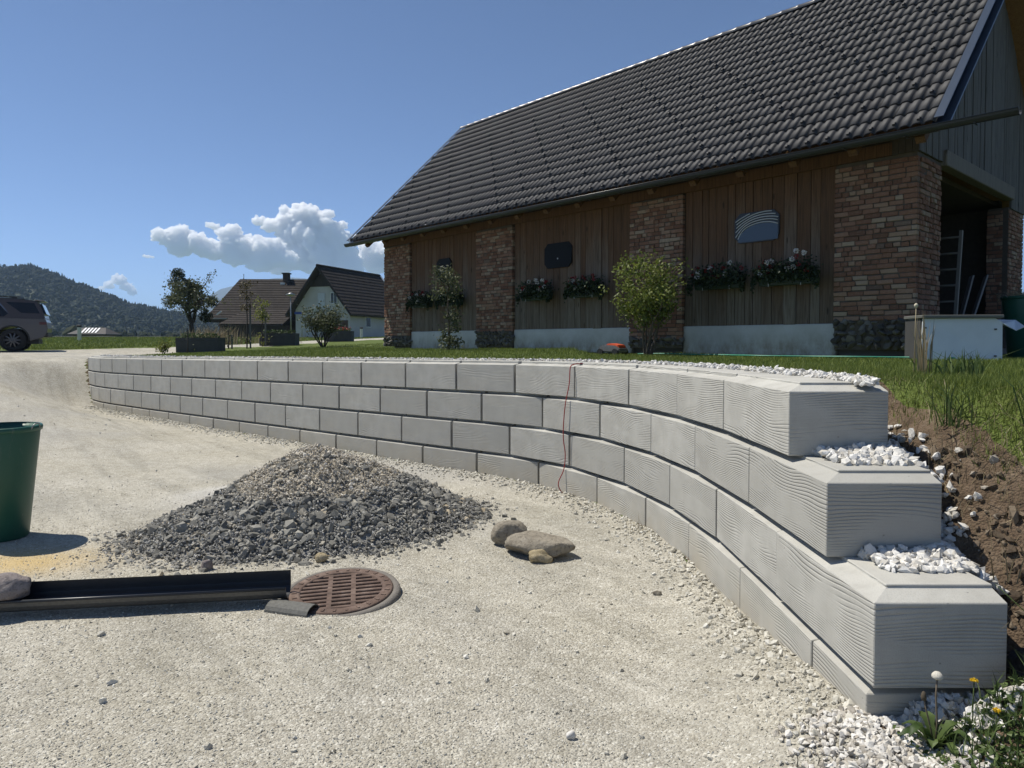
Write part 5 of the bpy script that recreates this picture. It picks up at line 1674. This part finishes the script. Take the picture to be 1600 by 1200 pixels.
def window_at(parent, x, z, w, h, y=0.0, bars=True, nm='window'):
    f = MB()
    f.span((x - w / 2, y - .06, z), (x - w / 2 + .07, y + .02, z + h)); f.span((x + w / 2 - .07, y - .06, z), (x + w / 2, y + .02, z + h))
    f.span((x - w / 2 + .07, y - .06, z), (x + w / 2 - .07, y + .02, z + .07)); f.span((x - w / 2 + .07, y - .06, z + h - .07), (x + w / 2 - .07, y + .02, z + h))
    if bars: f.span((x - .03, y - .055, z + .07), (x + .03, y + .015, z + h - .07))
    fr = f.build(nm, M_HWHITE, parent)
    MB().span((x - w / 2 + .05, y - .025, z + .05), (x + w / 2 - .05, y + .005, z + h - .05)).build('pane', M_HGLASS, fr)

def make_house():
    # gabled house: local x along the gable (right), local y along the ridge (away), origin under the gable's middle
    Y = 65.0; x0, y0 = at(504, Y); z0 = H(x0, y0)
    ang = R(-21)
    root = empty('farmhouse', (x0, y0, z0), ang); tag(root, 'pale rendered farmhouse with a dark tiled gable roof left of the barn', 'house')
    hw, eh, rh, L = 2.95, 2.75, 6.45, 9.4
    V = [(-hw, 0, -.4), (hw, 0, -.4), (hw, 0, eh), (0, 0, rh - .35), (-hw, 0, eh)]
    V += [(p[0], L, p[2]) for p in V]
    MB().add(V, [(0, 1, 2, 3, 4), (9, 8, 7, 6, 5)] + [(i, i + 5, (i + 1) % 5 + 5, (i + 1) % 5) for i in range(5)]).build('wall', M_HWALL, root)
    # dark boarded gable top
    gb = MB().add([(-1.35, -.06, 4.65), (1.35, -.06, 4.65), (0, -.06, 6.0), (-1.35, -.005, 4.65), (1.35, -.005, 4.65), (0, -.005, 6.0)], [(0, 1, 2), (5, 4, 3), (0, 3, 4, 1), (1, 4, 5, 2), (2, 5, 3, 0)]).build('gable_boards', M_HDARK, root)
    ov = .75; sl = (rh - eh) / hw
    ex, ez = hw + .55, eh - .55 * sl
    V = [(-ex, -ov, ez), (0, -ov, rh), (ex, -ov, ez), (ex, -ov, ez - .16), (0, -ov, rh - .2), (-ex, -ov, ez - .16)]
    V += [(p[0], L + .5, p[2]) for p in V]
    roof = MB().add(V, [(0, 1, 4, 5), (1, 2, 3, 4), (11, 10, 7, 6), (10, 9, 8, 7)] + [(i, i + 6, (i + 1) % 6 + 6, (i + 1) % 6) for i in range(6)]).build('roof', M_HDARK, root)
    tile_rows(roof, (ex, -ov, ez), (ex, L + .5, ez), (0, L + .5, rh), (0, -ov, rh), 14)
    tile_rows(roof, (-ex, L + .5, ez), (-ex, -ov, ez), (0, -ov, rh), (0, L + .5, rh), 14)
    MB().tube([(0, -ov, rh + .06), (0, L + .5, rh + .06)], .13, 8).build('ridge', M_HROOF, roof)
    MB().bar((0, L + .52, rh + .08), (ex, L + .52, ez + .08), .12, .25, up=(0, 1, 0)).build('verge_flashing', M_HWHITE, roof)
    # openings of the gable
    MB().span((-.45, -.05, 2.30), (.32, .02, 4.05)).build('loft_door', simple('loft_door', (.50, .53, .55), .7), root)
    window_at(root, 1.30, 3.05, .75, 1.05)
    window_at(root, -.62, .55, .85, .72)
    MB().span((1.25, -.06, -.3), (2.75, .02, 1.55)).build('garage_door', simple('garage_brown', (.085, .055, .04), .8), root)
    # window of the long side
    sw = MB(); 
    for k, yv in enumerate((3.0,)):
        MB().span((hw - .02, yv - .45, .95), (hw + .05, yv + .45, 1.95)).build('side_window', M_HWHITE, root)
        MB().span((hw + .03, yv - .36, 1.03), (hw + .06, yv + .36, 1.87)).build('pane', M_HGLASS, root)
    MB().bar((hw + .55, -ov, ez - .02), (hw + .55, L, ez - .02), .12, .10).build('eave_gutter', M_HDARK, root)
    # wing on the left with its ridge across the view
    x1, y1 = at(420, 72.0); z1 = H(x1, y1)
    w = empty('house_wing', (x1, y1, z1), R(3)); tag(w, 'long dark-roofed wooden wing with a chimney left of the pale farmhouse', 'house')
    hl, eh2, rh2, dp = 4.0, 2.0, 5.85, 4.0
    MB().span((-hl + .25, -dp + .8, -.4), (hl + 2.6, dp - .8, eh2)).build('wall', M_HDARK, w)
    Vr = [(-hl - .9, -dp, eh2 - .35), (hl + 2.6, -dp, eh2 - .35), (hl + 2.6, 0, rh2), (-hl + 1.25, 0, rh2), (-hl - .9, dp, eh2 - .35), (hl + 2.6, dp, eh2 - .35)]
    Vr += [(p[0], p[1], p[2] - .18) for p in Vr]
    r2 = MB().add(Vr, [(0, 1, 2, 3), (3, 2, 5, 4), (0, 3, 4), (6, 9, 8, 7), (9, 10, 11, 8), (6, 10, 9), (0, 6, 7, 1), (1, 7, 8, 2), (2, 8, 11, 5), (5, 11, 10, 4), (4, 10, 6, 0)]).build('roof', M_HDARK, w)
    tile_rows(r2, Vr[0], Vr[1], Vr[2], Vr[3], 17)
    ch = MB().span((1.55, -.3, rh2 - .5), (2.15, .3, rh2 + .55)).build('chimney', M_HDARK, r2)
    MB().span((1.45, -.4, rh2 + .56), (2.25, .4, rh2 + .66)).build('chimney_cap', M_HDARK, ch)
    MB().span((1.38, -.62, rh2 - .55), (1.8, -.42, rh2 - .35)).build('chimney_flashing', M_HWHITE, ch)
    MB().tube([(-2.4, 0, rh2), (-2.4, 0, rh2 + .55)], .03, 5).build('roof_finial', M_HDARK, r2)
    # lean-to roof before the wing
    Vl = [(-2.9, -dp - 1.9, 1.15), (3.0, -dp - 1.9, 1.15), (3.9, -dp + .3, 2.6), (-1.0, -dp + .3, 2.6)]
    Vl += [(p[0], p[1], p[2] - .14) for p in Vl]
    l2 = MB().add(Vl, [(0, 1, 2, 3), (7, 6, 5, 4), (0, 4, 5, 1), (1, 5, 6, 2), (2, 6, 7, 3), (3, 7, 4, 0)]).build('lean_to_roof', M_HDARK, w)
    tile_rows(l2, Vl[0], Vl[1], Vl[2], Vl[3], 7)
    MB().span((-2.6, -dp - 1.5, -.4), (3.3, -dp + .7, 1.1)).build('lean_to_wall', M_HDARK, w)
    MB().bar((-3.9, -dp - .3, 1.75), (-2.6, -dp - .3, 1.75), .2, .12).build('purlin_end', simple('pale_timber_end', (.3, .28, .25), .8), w)
    MB().bar((-3.6, -dp - .3, 2.1), (-3.15, -dp - .3, 2.45), .22, .1).build('eave_board', M_HWHITE, w)
make_house()

def street_lamp():
    x, y = at(455, 60); root = empty('street_lamp', (x, y, H(x, y))); tag(root, 'tall grey street lamp with a flat head before the farmhouse', 'street lamp')
    m = simple('lamp_steel', (.33, .34, .34), .45, .6)
    MB().tube([(0, 0, 0), (0, 0, 3.6)], [.05, .035], 8).build('pole', m, root)
    MB().lathe([(.04, 0), (.32, .10), (.40, .18), (.05, .32), (0, .33)], 16, (0, 0, 3.5)).build('lamp_head', m, root)
    x, y = at(467.5, 58); r2 = empty('direction_sign', (x, y, H(x, y))); tag(r2, 'small blue sign plate on a bracket post beside the street lamp', 'sign')
    MB().tube([(.25, 0, 0), (.25, 0, 2.05)], .03, 6).build('post', m, r2)
    MB().span((-.35, -.02, 1.95), (.35, .02, 2.15)).build('plate', simple('sign_blue', (.03, .06, .22), .5), r2)
street_lamp()

def marker_post(px, Y, h, label, w=.3):
    x, y = at(px, Y); root = empty('marker_post', (x, y, H(x, y))); tag(root, label, 'post', 'white roadside marker posts')
    MB().span((-w / 2, -.06, -.05), (w / 2, .06, h * .86)).build('body', simple('post_white', (.62, .60, .50), .7), root, bevel=.02)
    MB().span((-w / 2 - .012, -.072, h * .86), (w / 2 + .012, .072, h)).build('black_cap', simple('post_black', (.02, .02, .02), .6), root, bevel=.015)
marker_post(124.5, 42, .92, 'white marker post with a black cap on the field edge right of the car', .2)
marker_post(565, 55, .85, 'white marker post with a black cap standing before the farmhouse wall', .2)

def field_shed():
    x, y = at(148, 120); root = empty('field_shed', (x, y, H(x, y) - .5), R(4)); tag(root, 'low ochre field shed with a dark roof and pale metal roof strips', 'shed')
    MB().span((-2.6, -2, -.5), (2.6, 2, 1.35)).build('wall', simple('shed_ochre', (.16, .14, .075), .9), root)
    V = [(-3.1, -2.6, 1.25), (3.1, -2.6, 1.25), (1.9, .0, 2.35), (-1.9, .0, 2.35), (-3.1, 2.6, 1.25), (3.1, 2.6, 1.25)]
    V += [(p[0], p[1], p[2] - .15) for p in V]
    r = MB().add(V, [(0, 1, 2, 3), (3, 2, 5, 4), (0, 3, 4), (1, 5, 2), (6, 9, 8, 7), (9, 10, 11, 8), (6, 10, 9), (7, 8, 11), (0, 6, 7, 1), (1, 7, 11, 5), (5, 11, 10, 4), (4, 10, 6, 0)]).build('roof', simple('shed_roof', (.06, .055, .05), .8), root)
    for k in range(5):
        xx = -.9 + k * .55
        MB().bar((xx, -2.3, 1.47), (xx - .25, -.3, 2.30), .25, .03, up=(0, -1, 1)).build('metal_strip', simple('strip_metal', (.55, .57, .6), .4, .4), r)
    MB().span((-.9, -2.03, .3), (-.1, -1.98, .9)).build('window', M_HGLASS, root)
field_shed()

# far asphalt road across the field
def far_road():
    n = 60; xs = np.linspace(-75, -12, n)
    y0 = 74 + (xs + 40) * .02
    V = []
    for x, y in zip(xs, y0):
        for d in (-2.2, 2.2):
            V.append((x, y + d, float(terrain(np.array([x]), np.array([y + d]))[0]) + .10))
    Fc = [(2 * i, 2 * i + 2, 2 * i + 3, 2 * i + 1) for i in range(n - 1)]
    o = link_mesh('far_road', np_mesh('far_road', np.array(V), np.array(Fc)), simple('asphalt_pale', (.24, .24, .235), .9)); tag(o, 'pale asphalt road across the field', kind='structure')
far_road()

# ------------------------------------------------------------------ hills, forest, mountain
def hill_profile(px):
    return np.interp(px, [-900, -500, -250, -100, 0, 50, 100, 150, 200, 250, 300, 400, 480, 560, 700, 900], [520, 470, 430, 436, 431, 427, 443, 465, 483, 493, 502, 515, 520, 525, 530, 534])
def hill_z(x, y):
    px = 800 + F_PX * x / np.maximum(y, 1) 
    top = (535 - hill_profile(px)) / F_PX * 900
    t = np.clip((y - 480) / 420, 0, 1.6)
    prof = np.where(t < 1, np.sin(np.clip(t, 0, 1) * np.pi / 2) ** 1.1, 1 - (t - 1) * .6)
    return 2.2 + top * prof + 9 * fbm(x, y, .012, 51) * np.clip(t, 0, 1)
def make_hills():
    xs = np.linspace(-1500, 250, 150); ys = np.linspace(440, 1300, 70)
    X, Y = np.meshgrid(xs, ys)
    Z = hill_z(X.ravel(), Y.ravel()) - 1.5
    V = np.stack([X.ravel(), Y.ravel(), Z], 1); nx = len(xs)
    i = np.arange(len(ys) - 1)[:, None] * nx + np.arange(nx - 1)[None]
    Fc = np.stack([i, i + 1, i + nx + 1, i + nx], -1).reshape(-1, 4)
    o = link_mesh('hill', np_mesh('hill', V, Fc, True), simple('forest_floor', (.022, .032, .014), .95, var=.4, scale=.05)); tag(o, 'wooded hill behind the field', kind='structure')
    # trees: cones and rounded crowns, joined
    n = 21000
    y = 470 + rng.random(n) ** .8 * 520; x = -1350 * rng.random(n) + 120
    px = 800 + F_PX * x / y
    ok = (px < 660) & (px > -260); x, y = x[ok], y[ok]; n = len(x)
    z = hill_z(x, y) - 2
    con = rng.random(n) < np.clip(.45 + 1.2 * fbm(x, y, .01, 61), .1, .9)
    M_F = stone_mat('forest_trees', [(0, (.007, .014, .008)), (.4, (.012, .021, .010)), (.75, (.020, .029, .013)), (1, (.033, .041, .018))])
    def conifers(x, y, z):
        k = 7; m = len(x); h = rng.uniform(6, 11.5, m); r = h * rng.uniform(.16, .23, m)
        V = []; F = []
        a = np.arange(k) * 2 * np.pi / k
        tiers = [(.10, 1.0, .48), (.36, .72, .74), (.62, .45, 1.0)]
        vs = []; fs = []; b = 0
        for z0_, rr, z1_ in tiers:
            ring = np.stack([np.cos(a), np.sin(a)], 1)[None] * (r * rr)[:, None, None] * rng.uniform(.75, 1.2, (m, k, 1))
            rv = np.concatenate([ring + np.stack([x, y], 1)[:, None], (z + h * z0_)[:, None, None] + rng.uniform(-.5, .5, (m, k, 1))], 2)
            tip = np.stack([x, y, z + h * z1_], 1)[:, None]
            vs.append(np.concatenate([rv, tip], 1))
            fs.append(np.stack([np.arange(k) + b, (np.arange(k) + 1) % k + b, np.full(k, k + b)], 1)); b += k + 1
        VV = np.concatenate(vs, 1); FF = np.concatenate(fs, 0)
        return VV.reshape(-1, 3), (np.arange(m)[:, None, None] * b + FF[None]).reshape(-1, 3)
    V1, F1 = conifers(x[con], y[con], z[con])
    o = link_mesh('forest', np_mesh('forest', V1, F1), M_F); tag(o, 'dark conifers covering the hill behind the field', kind='stuff')
    d = ~con
    P = np.stack([x[d], y[d], z[d] + 4.2], 1); m = len(P)
    # three lumps per rounded crown
    PP = np.concatenate([P, P + rng.normal(0, 1.2, (m, 3)) + np.array([0, 0, 1.2]), P + rng.normal(0, 1.5, (m, 3))])
    o = stones('forest', PP, rng.uniform(1.3, 2.6, len(PP)), M_F, flat=1.0, jitter=.2); o['label'] = 'rounded broadleaf trees covering the hill behind the field'
    # hedge and bushes along the far edge of the field
    n = 900
    x = rng.uniform(-260, 60, n); y = rng.normal(300, 25, n)
    o = stones('field_hedge', np.stack([x, y, terrain(x, y) + rng.uniform(.3, 2.5, n)], 1), rng.uniform(.8, 2.3, n), M_F, flat=.9, jitter=.2); o['label'] = 'row of bushes along the far edge of the field'
    # second, farther ridge and the blue mountain
    def ridge(name, Y0, prof, depth, mat, label):
        pxs = np.linspace(prof[0][0], prof[-1][0], 120); yy = np.interp(pxs, [p[0] for p in prof], [p[1] for p in prof])
        X = (pxs - 800) / F_PX * Y0; Zt = (535 - yy) / F_PX * Y0 + 1.66
        Zt = Zt + (fbm(X, X * 0 + 3, 14.0 / abs(X[-1] - X[0]), 71, 4)) * .06 * Zt.max()
        rows = 14; V = []
        for k in range(rows + 1):
            t = k / rows
            V.append(np.stack([X * (1 - .25 * (1 - t)), np.full_like(X, Y0 - depth * (1 - t)), Zt * np.sin(t * np.pi / 2) ** 1.2 * (1 + .12 * fbm(X, X * 0 + k * depth / rows, 30.0 / abs(X[-1] - X[0]), 77, 4)) - 6 * (k == 0)], 1))
        V.append(np.stack([X, np.full_like(X, Y0 + depth), Zt * 0 - 6], 1))
        V = np.vstack(V); nx = len(X); rr = rows + 2
        i = np.arange(rr - 1)[:, None] * nx + np.arange(nx - 1)[None]
        Fc = np.stack([i, i + 1, i + nx + 1, i + nx], -1).reshape(-1, 4)
        o = link_mesh(name, np_mesh(name, V, Fc, True), mat); tag(o, label, kind='structure')
    mf = simple('far_forest', (.035, .048, .026), .95, var=.5, scale=.02)
    ridge('far_ridge', 2300, [(-600, 530), (100, 522), (300, 512), (420, 507), (500, 512), (700, 522), (1100, 515), (1700, 500), (2400, 520)], 700, mf, 'low wooded ridge behind the houses')
    ridge('mountain', 4600, [(-900, 520), (-200, 500), (120, 505), (250, 492), (320, 470), (352, 452), (385, 445), (440, 436), (520, 440), (640, 455), (900, 470), (1500, 455), (2400, 500)], 1300, simple('mountain_forest', (.05, .06, .045), .95, var=.4, scale=.004), 'far blue mountain between the fruit tree and the houses')
make_hills()

# ------------------------------------------------------------------ plants by the wall's end
def dandelion():
    x, y = 1.515, 2.50; z = H(x, y)
    root = empty('dandelion', (x, y, z)); tag(root, 'dandelion with a white seed head at the foot of the end block', 'plant')
    ms = simple('stem_mauve', (.14, .11, .075), .6)
    MB().tube([(0, 0, 0), (.006, 0, .10), (.0, 0, .20), (.004, 0, .27)], .0032, 6).build('stem', ms, root)
    MB().lathe([(0, .016), (.010, .014), (.0185, .004), (.019, -.004), (.012, -.010), (0, -.010)], 16, (.004, 0, .272)).build('seed_head', simple('seed_fluff', (.58, .55, .47), .95, bump=.5, scale=60), root)
    d = rng.normal(0, 1, (260, 3)); d /= np.linalg.norm(d, axis=1, keepdims=True); d[:, 2] = d[:, 2] * .8
    blades('seed_hairs', d * .014 + np.array([.004, 0, .268]), .008, .0012, M_DRY, 1.2, root)
    MB().tube([(0, 0, 0), (-.016, 0, .08), (-.034, 0, .15), (-.040, .004, .185)], .0028, 6).build('stem', ms, root)
    MB().lathe([(0, -.004), (.008, .0), (.010, .014), (.005, .03), (0, .032)], 10, (-.041, .004, .183)).build('spent_head', simple('spent_brown', (.07, .055, .035), .9), root)
    for k in range(11):
        a = k / 11 * 6.28 + random.uniform(-.2, .2); L = random.uniform(.08, .14); w = .022
        V = []; Fc = []
        for j in range(7):
            t = j / 6; ww = w * (math.sin(math.pi * min(1, t * .9 + .08)) ** .8) * (1.25 if j % 2 else .7); zz = .07 * math.sin(t * 2.4) * (1.0 if k % 3 else 1.5)
            V += [(math.cos(a) * L * t - math.sin(a) * ww, math.sin(a) * L * t + math.cos(a) * ww, zz + .004), (math.cos(a) * L * t, math.sin(a) * L * t, zz - .003), (math.cos(a) * L * t + math.sin(a) * ww, math.sin(a) * L * t - math.cos(a) * ww, zz + .004)]
        for j in range(6):
            for q in (0, 1): Fc.append((j * 3 + q, j * 3 + q + 1, j * 3 + q + 4, j * 3 + q + 3))
        MB().add(V, Fc, True).build('leaf', M_WEED, root, fix=False)
dandelion()

def yellow_flower(x, y, h, label):
    root = empty('yellow_flower', (x, y, H(x, y))); tag(root, label, 'flower', 'yellow flowers at the foot of the wall')
    MB().tube([(0, 0, 0), (.004, 0, h)], .002, 5).build('stem', M_WEED, root)
    d = rng.normal(0, 1, (46, 3)); d /= np.linalg.norm(d, axis=1, keepdims=True); d[:, 2] = np.abs(d[:, 2]) * .5
    leaves('petals', d * .010 + np.array([.004, 0, h]), .013, leafy('yellow_petals', (.55, .36, .01), (.75, .52, .03), .2), root)
yellow_flower(1.66, 2.52, .13, 'upper yellow flower right of the dandelion')
yellow_flower(1.66, 2.40, .10, 'lower yellow flower right of the dandelion')

def ground_weeds():
    n = 4200
    x = rng.normal(1.83, .24, n); y = rng.uniform(1.95, 2.62, n)
    ok = (x > 1.46 - (y - 2.2) * .15) & (x / y < .9) & ~((x < 1.88) & (y > 2.58)); x, y = x[ok], y[ok]
    z = terrain(x, y)
    o = leaves('ground_weeds', np.stack([x, y, z + rng.uniform(0, .05, len(x))], 1), .028, M_WEED); tag(o, 'low green weeds growing at the lower right corner', kind='stuff')
    n = 900
    x = rng.normal(1.85, .22, n); y = rng.uniform(1.95, 2.7, n); ok = (x > 1.5) & ~((x < 1.88) & (y > 2.58)); x, y = x[ok], y[ok]
    o = blades('weed_blades', np.stack([x, y, terrain(x, y)], 1), rng.uniform(.04, .14, len(x)), .005, M_WEED, .7, seg=2); tag(o, 'grass blades among the low weeds at the lower right', kind='stuff')
    # few sprouts in the gravel at the bottom
    for (px, Y, h) in ((1253, 2.52, .06), (1287, 2.50, .045), (1085, 2.62, .035)):
        x, y = at(px, Y)
        o = MB().tube([(0, 0, 0), (.004, 0, h * .5), (-.004, 0, h)], [.0022, .0018, .0006], 5).build('dark_sprout', M_BARKD, None)
        o.location = (x, y, H(x, y)); tag(o, {1253: 'thin dark sprout in the gravel at the bottom, middle of three', 1287: 'thin dark sprout in the gravel at the bottom, nearest the white stones', 1085: 'thin dark sprout in the gravel at the bottom, farthest from the wall'}[px], 'sprout', 'dark sprouts in the near gravel')
ground_weeds()

def grass_tuft(name, x, y, n, h, label, mat, wdt=.006, lean=.3, spread=.04, heads=False):
    root = empty(name, (x, y, H(x, y))); tag(root, label, 'grass tuft', 'tall grass tufts by the soil bank')
    p = np.column_stack([rng.normal(0, spread, (n, 2)), np.zeros(n)])
    blades('blades', p, rng.uniform(h * .55, h, n), wdt, mat, lean, root, seg=2)
    if heads:
        MB().tube([(-.05, 0, 0), (-.055, 0, h * .6), (-.05, 0, h * .98)], .003, 5).build('stalk', M_DRY, root)
        MB().lathe([(0, .02), (.012, .012), (.014, 0), (.006, -.014), (0, -.016)], 10, (-.05, 0, h)).build('seed_head', simple('pale_head', (.5, .46, .34), .9), root)
grass_tuft('dry_grass_tuft', 2.92, 5.05, 26, .50, 'tall straw-coloured tuft with a pale seed head in front of the white chest', M_DRY, .010, .18, .035, True)
grass_tuft('green_tuft', 3.0, 4.75, 60, .22, 'dark leafy tuft below the tall dry stalks', M_WEED, .012, .6, .07)
grass_tuft('green_tuft', 2.22, 3.55, 40, .26, 'grey-green tuft on the upper soil bank beside the white backfill', M_WEED, .008, .7, .06)
grass_tuft('green_tuft', 2.40, 3.18, 34, .30, 'tall green stalks near the right edge on the soil bank', M_WEED, .008, .35, .07)
grass_tuft('dry_grass_tuft', 2.12, 2.85, 30, .24, 'sparse dry stalks at the right edge beside the middle block', M_DRY, .005, .5, .07)
grass_tuft('wall_weed', 1.06, 5.98, 9, .22, 'few dry stalks growing at the foot of the curved wall', M_DRY, .003, .5, .04)
rock('bank_stone', (1.985, 2.70, H(1.985, 2.70) + .03), (.055, .10, .075), 41, M_ROCKD, 'dark grey stone in the soil right of the lowest full block', .15)

# bent wild stem leaning before the end block
o = MB().tube([(1.95, 2.42, H(1.95, 2.42)), (1.90, 2.45, .62), (1.82, 2.47, .70), (1.72, 2.50, .80)], [.004, .003, .0022, .001], 5).build('wild_stem', M_WEED, None)
tag(o, 'thin bent grass stem arching before the lowest end block', 'stem')

# ------------------------------------------------------------------ clouds
def cloud(name, blobs, label, seed, Y0=15000.0):
    """heaped cloud: blobs are (px, py, radius in px)"""
    rnd = random.Random(seed)
    V = []; F = []; nb = 0
    bv, bf = ico(3)
    k = Y0 / F_PX
    allb = []
    for (px, py, r) in blobs:
        allb.append((px, py, 0.0, r))
        for q in range(16):
            a = rnd.uniform(0, 6.28); u = rnd.uniform(-.35, 1.0); rr = r * (rnd.uniform(.28, .5) if q < 6 else rnd.uniform(.10, .26))
            allb.append((px + math.cos(a) * r * .85, py - u * r * .8, math.sin(a) * r * .7, rr))
    bv3, bf3 = bv, bf; bv2, bf2 = ico(2)
    for (px, py, dz, r) in allb:
        bv, bf = (bv3, bf3) if r > 9 else (bv2, bf2)
        c = np.array([(px - 800) * k, Y0 + dz * k, (535 - py) * k + CAM_Z]); R0 = r * k
        d = np.empty(len(bv))
        off = Vector((rnd.uniform(0, 99), rnd.uniform(0, 99), 0))
        for i, v in enumerate(bv):
            q = Vector(v) + off
            n_ = 0; a = 1.0; f = 1.6
            for o_ in range(4):
                n_ += a * (abs(mnoise.noise(q * f)) * 2 - .5); a *= .55; f *= 2.1
            d[i] = 1 + .34 * n_
        p = bv * d[:, None] * R0
        p[:, 2] = np.where(p[:, 2] < 0, p[:, 2] * .55, p[:, 2])
        V.append(p + c); F.append(bf + nb); nb += len(bv)
    me = np_mesh(name, np.vstack(V), np.vstack(F), True)
    tmp = bpy.data.objects.new(name + '_puffs', me); COL.objects.link(tmp)
    md = tmp.modifiers.new('remesh', 'REMESH'); md.mode = 'VOXEL'; md.voxel_size = 15.0
    dg = bpy.context.evaluated_depsgraph_get()
    me2 = bpy.data.meshes.new_from_object(tmp.evaluated_get(dg)); me2.name = name
    bpy.data.objects.remove(tmp); bpy.data.meshes.remove(me)
    o = link_mesh(name, me2, CLOUD_MAT); tag(o, label, 'cloud', 'white heaped clouds over the houses')
CLOUD_MAT = bpy.data.materials.new('cloud_vapour'); CLOUD_MAT.use_nodes = True
_nt = CLOUD_MAT.node_tree; _nt.nodes.clear()
_out = _nt.nodes.new('ShaderNodeOutputMaterial'); _v = _nt.nodes.new('ShaderNodeVolumePrincipled')
_v.inputs['Color'].default_value = (.995, .995, .995, 1); _v.inputs['Density'].default_value = .028; _v.inputs['Anisotropy'].default_value = .35
_nt.links.new(_v.outputs[0], _out.inputs['Volume'])
cloud('cloud', [(252, 372, 13), (270, 378, 17), (285, 368, 16), (300, 384, 20), (318, 390, 18), (285, 392, 18), (335, 398, 16), (360, 370, 17), (372, 385, 20), (390, 392, 22), (350, 395, 18), (415, 402, 22), (430, 390, 18), (410, 415, 20), (445, 408, 20), (370, 405, 20)], 'left part of the low white cloud bank above the fruit tree and dark roof', 1)
cloud('cloud', [(405, 348, 9), (425, 356, 14), (445, 352, 16), (462, 345, 18), (480, 338, 18), (500, 350, 20), (520, 366, 20), (535, 380, 20), (470, 368, 24), (490, 385, 26), (455, 380, 20), (510, 400, 24), (540, 400, 20), (470, 412, 22), (440, 420, 18), (545, 420, 22), (505, 422, 22)], 'tallest billow of the white cloud bank above the farmhouse gable', 2, 15800.0)
cloud('cloud', [(575, 392, 15), (595, 398, 20), (620, 405, 26), (565, 410, 14), (590, 420, 16)], 'rounded white cloud showing just left of the barn eave', 3, 16500.0)
cloud('cloud', [(172, 447, 8), (188, 440, 10), (200, 450, 9), (208, 458, 7), (160, 452, 5)], 'small separate white cloud above the wooded hill', 4, 17000.0)
cloud('cloud', [(330, 354, 6), (338, 357, 7), (346, 360, 5)], 'little white wisp above the left cloud bank', 5, 15500.0)
cloud('cloud', [(228, 401, 3.2), (234, 402, 3.6), (241, 403, 2.8)], 'faint tiny cloud wisp left of the cloud bank', 6, 15500.0)

# ------------------------------------------------------------------ haze
def make_haze():
    o = MB().span((-41000, -3300, -8), (41000, 43000, 490)).build('haze', None, None)
    m = bpy.data.materials.new('haze_air'); m.use_nodes = True
    nt = m.node_tree; nt.nodes.clear()
    out = nt.nodes.new('ShaderNodeOutputMaterial'); v = nt.nodes.new('ShaderNodeVolumePrincipled')
    v.inputs['Color'].default_value = (.50, .70, 1.0, 1); v.inputs['Density'].default_value = .00016; v.inputs['Anisotropy'].default_value = .2
    nt.links.new(v.outputs[0], out.inputs['Volume'])
    o.data.materials.append(m)
    tag(o, 'thin blue summer haze in the air', kind='stuff')
make_haze()
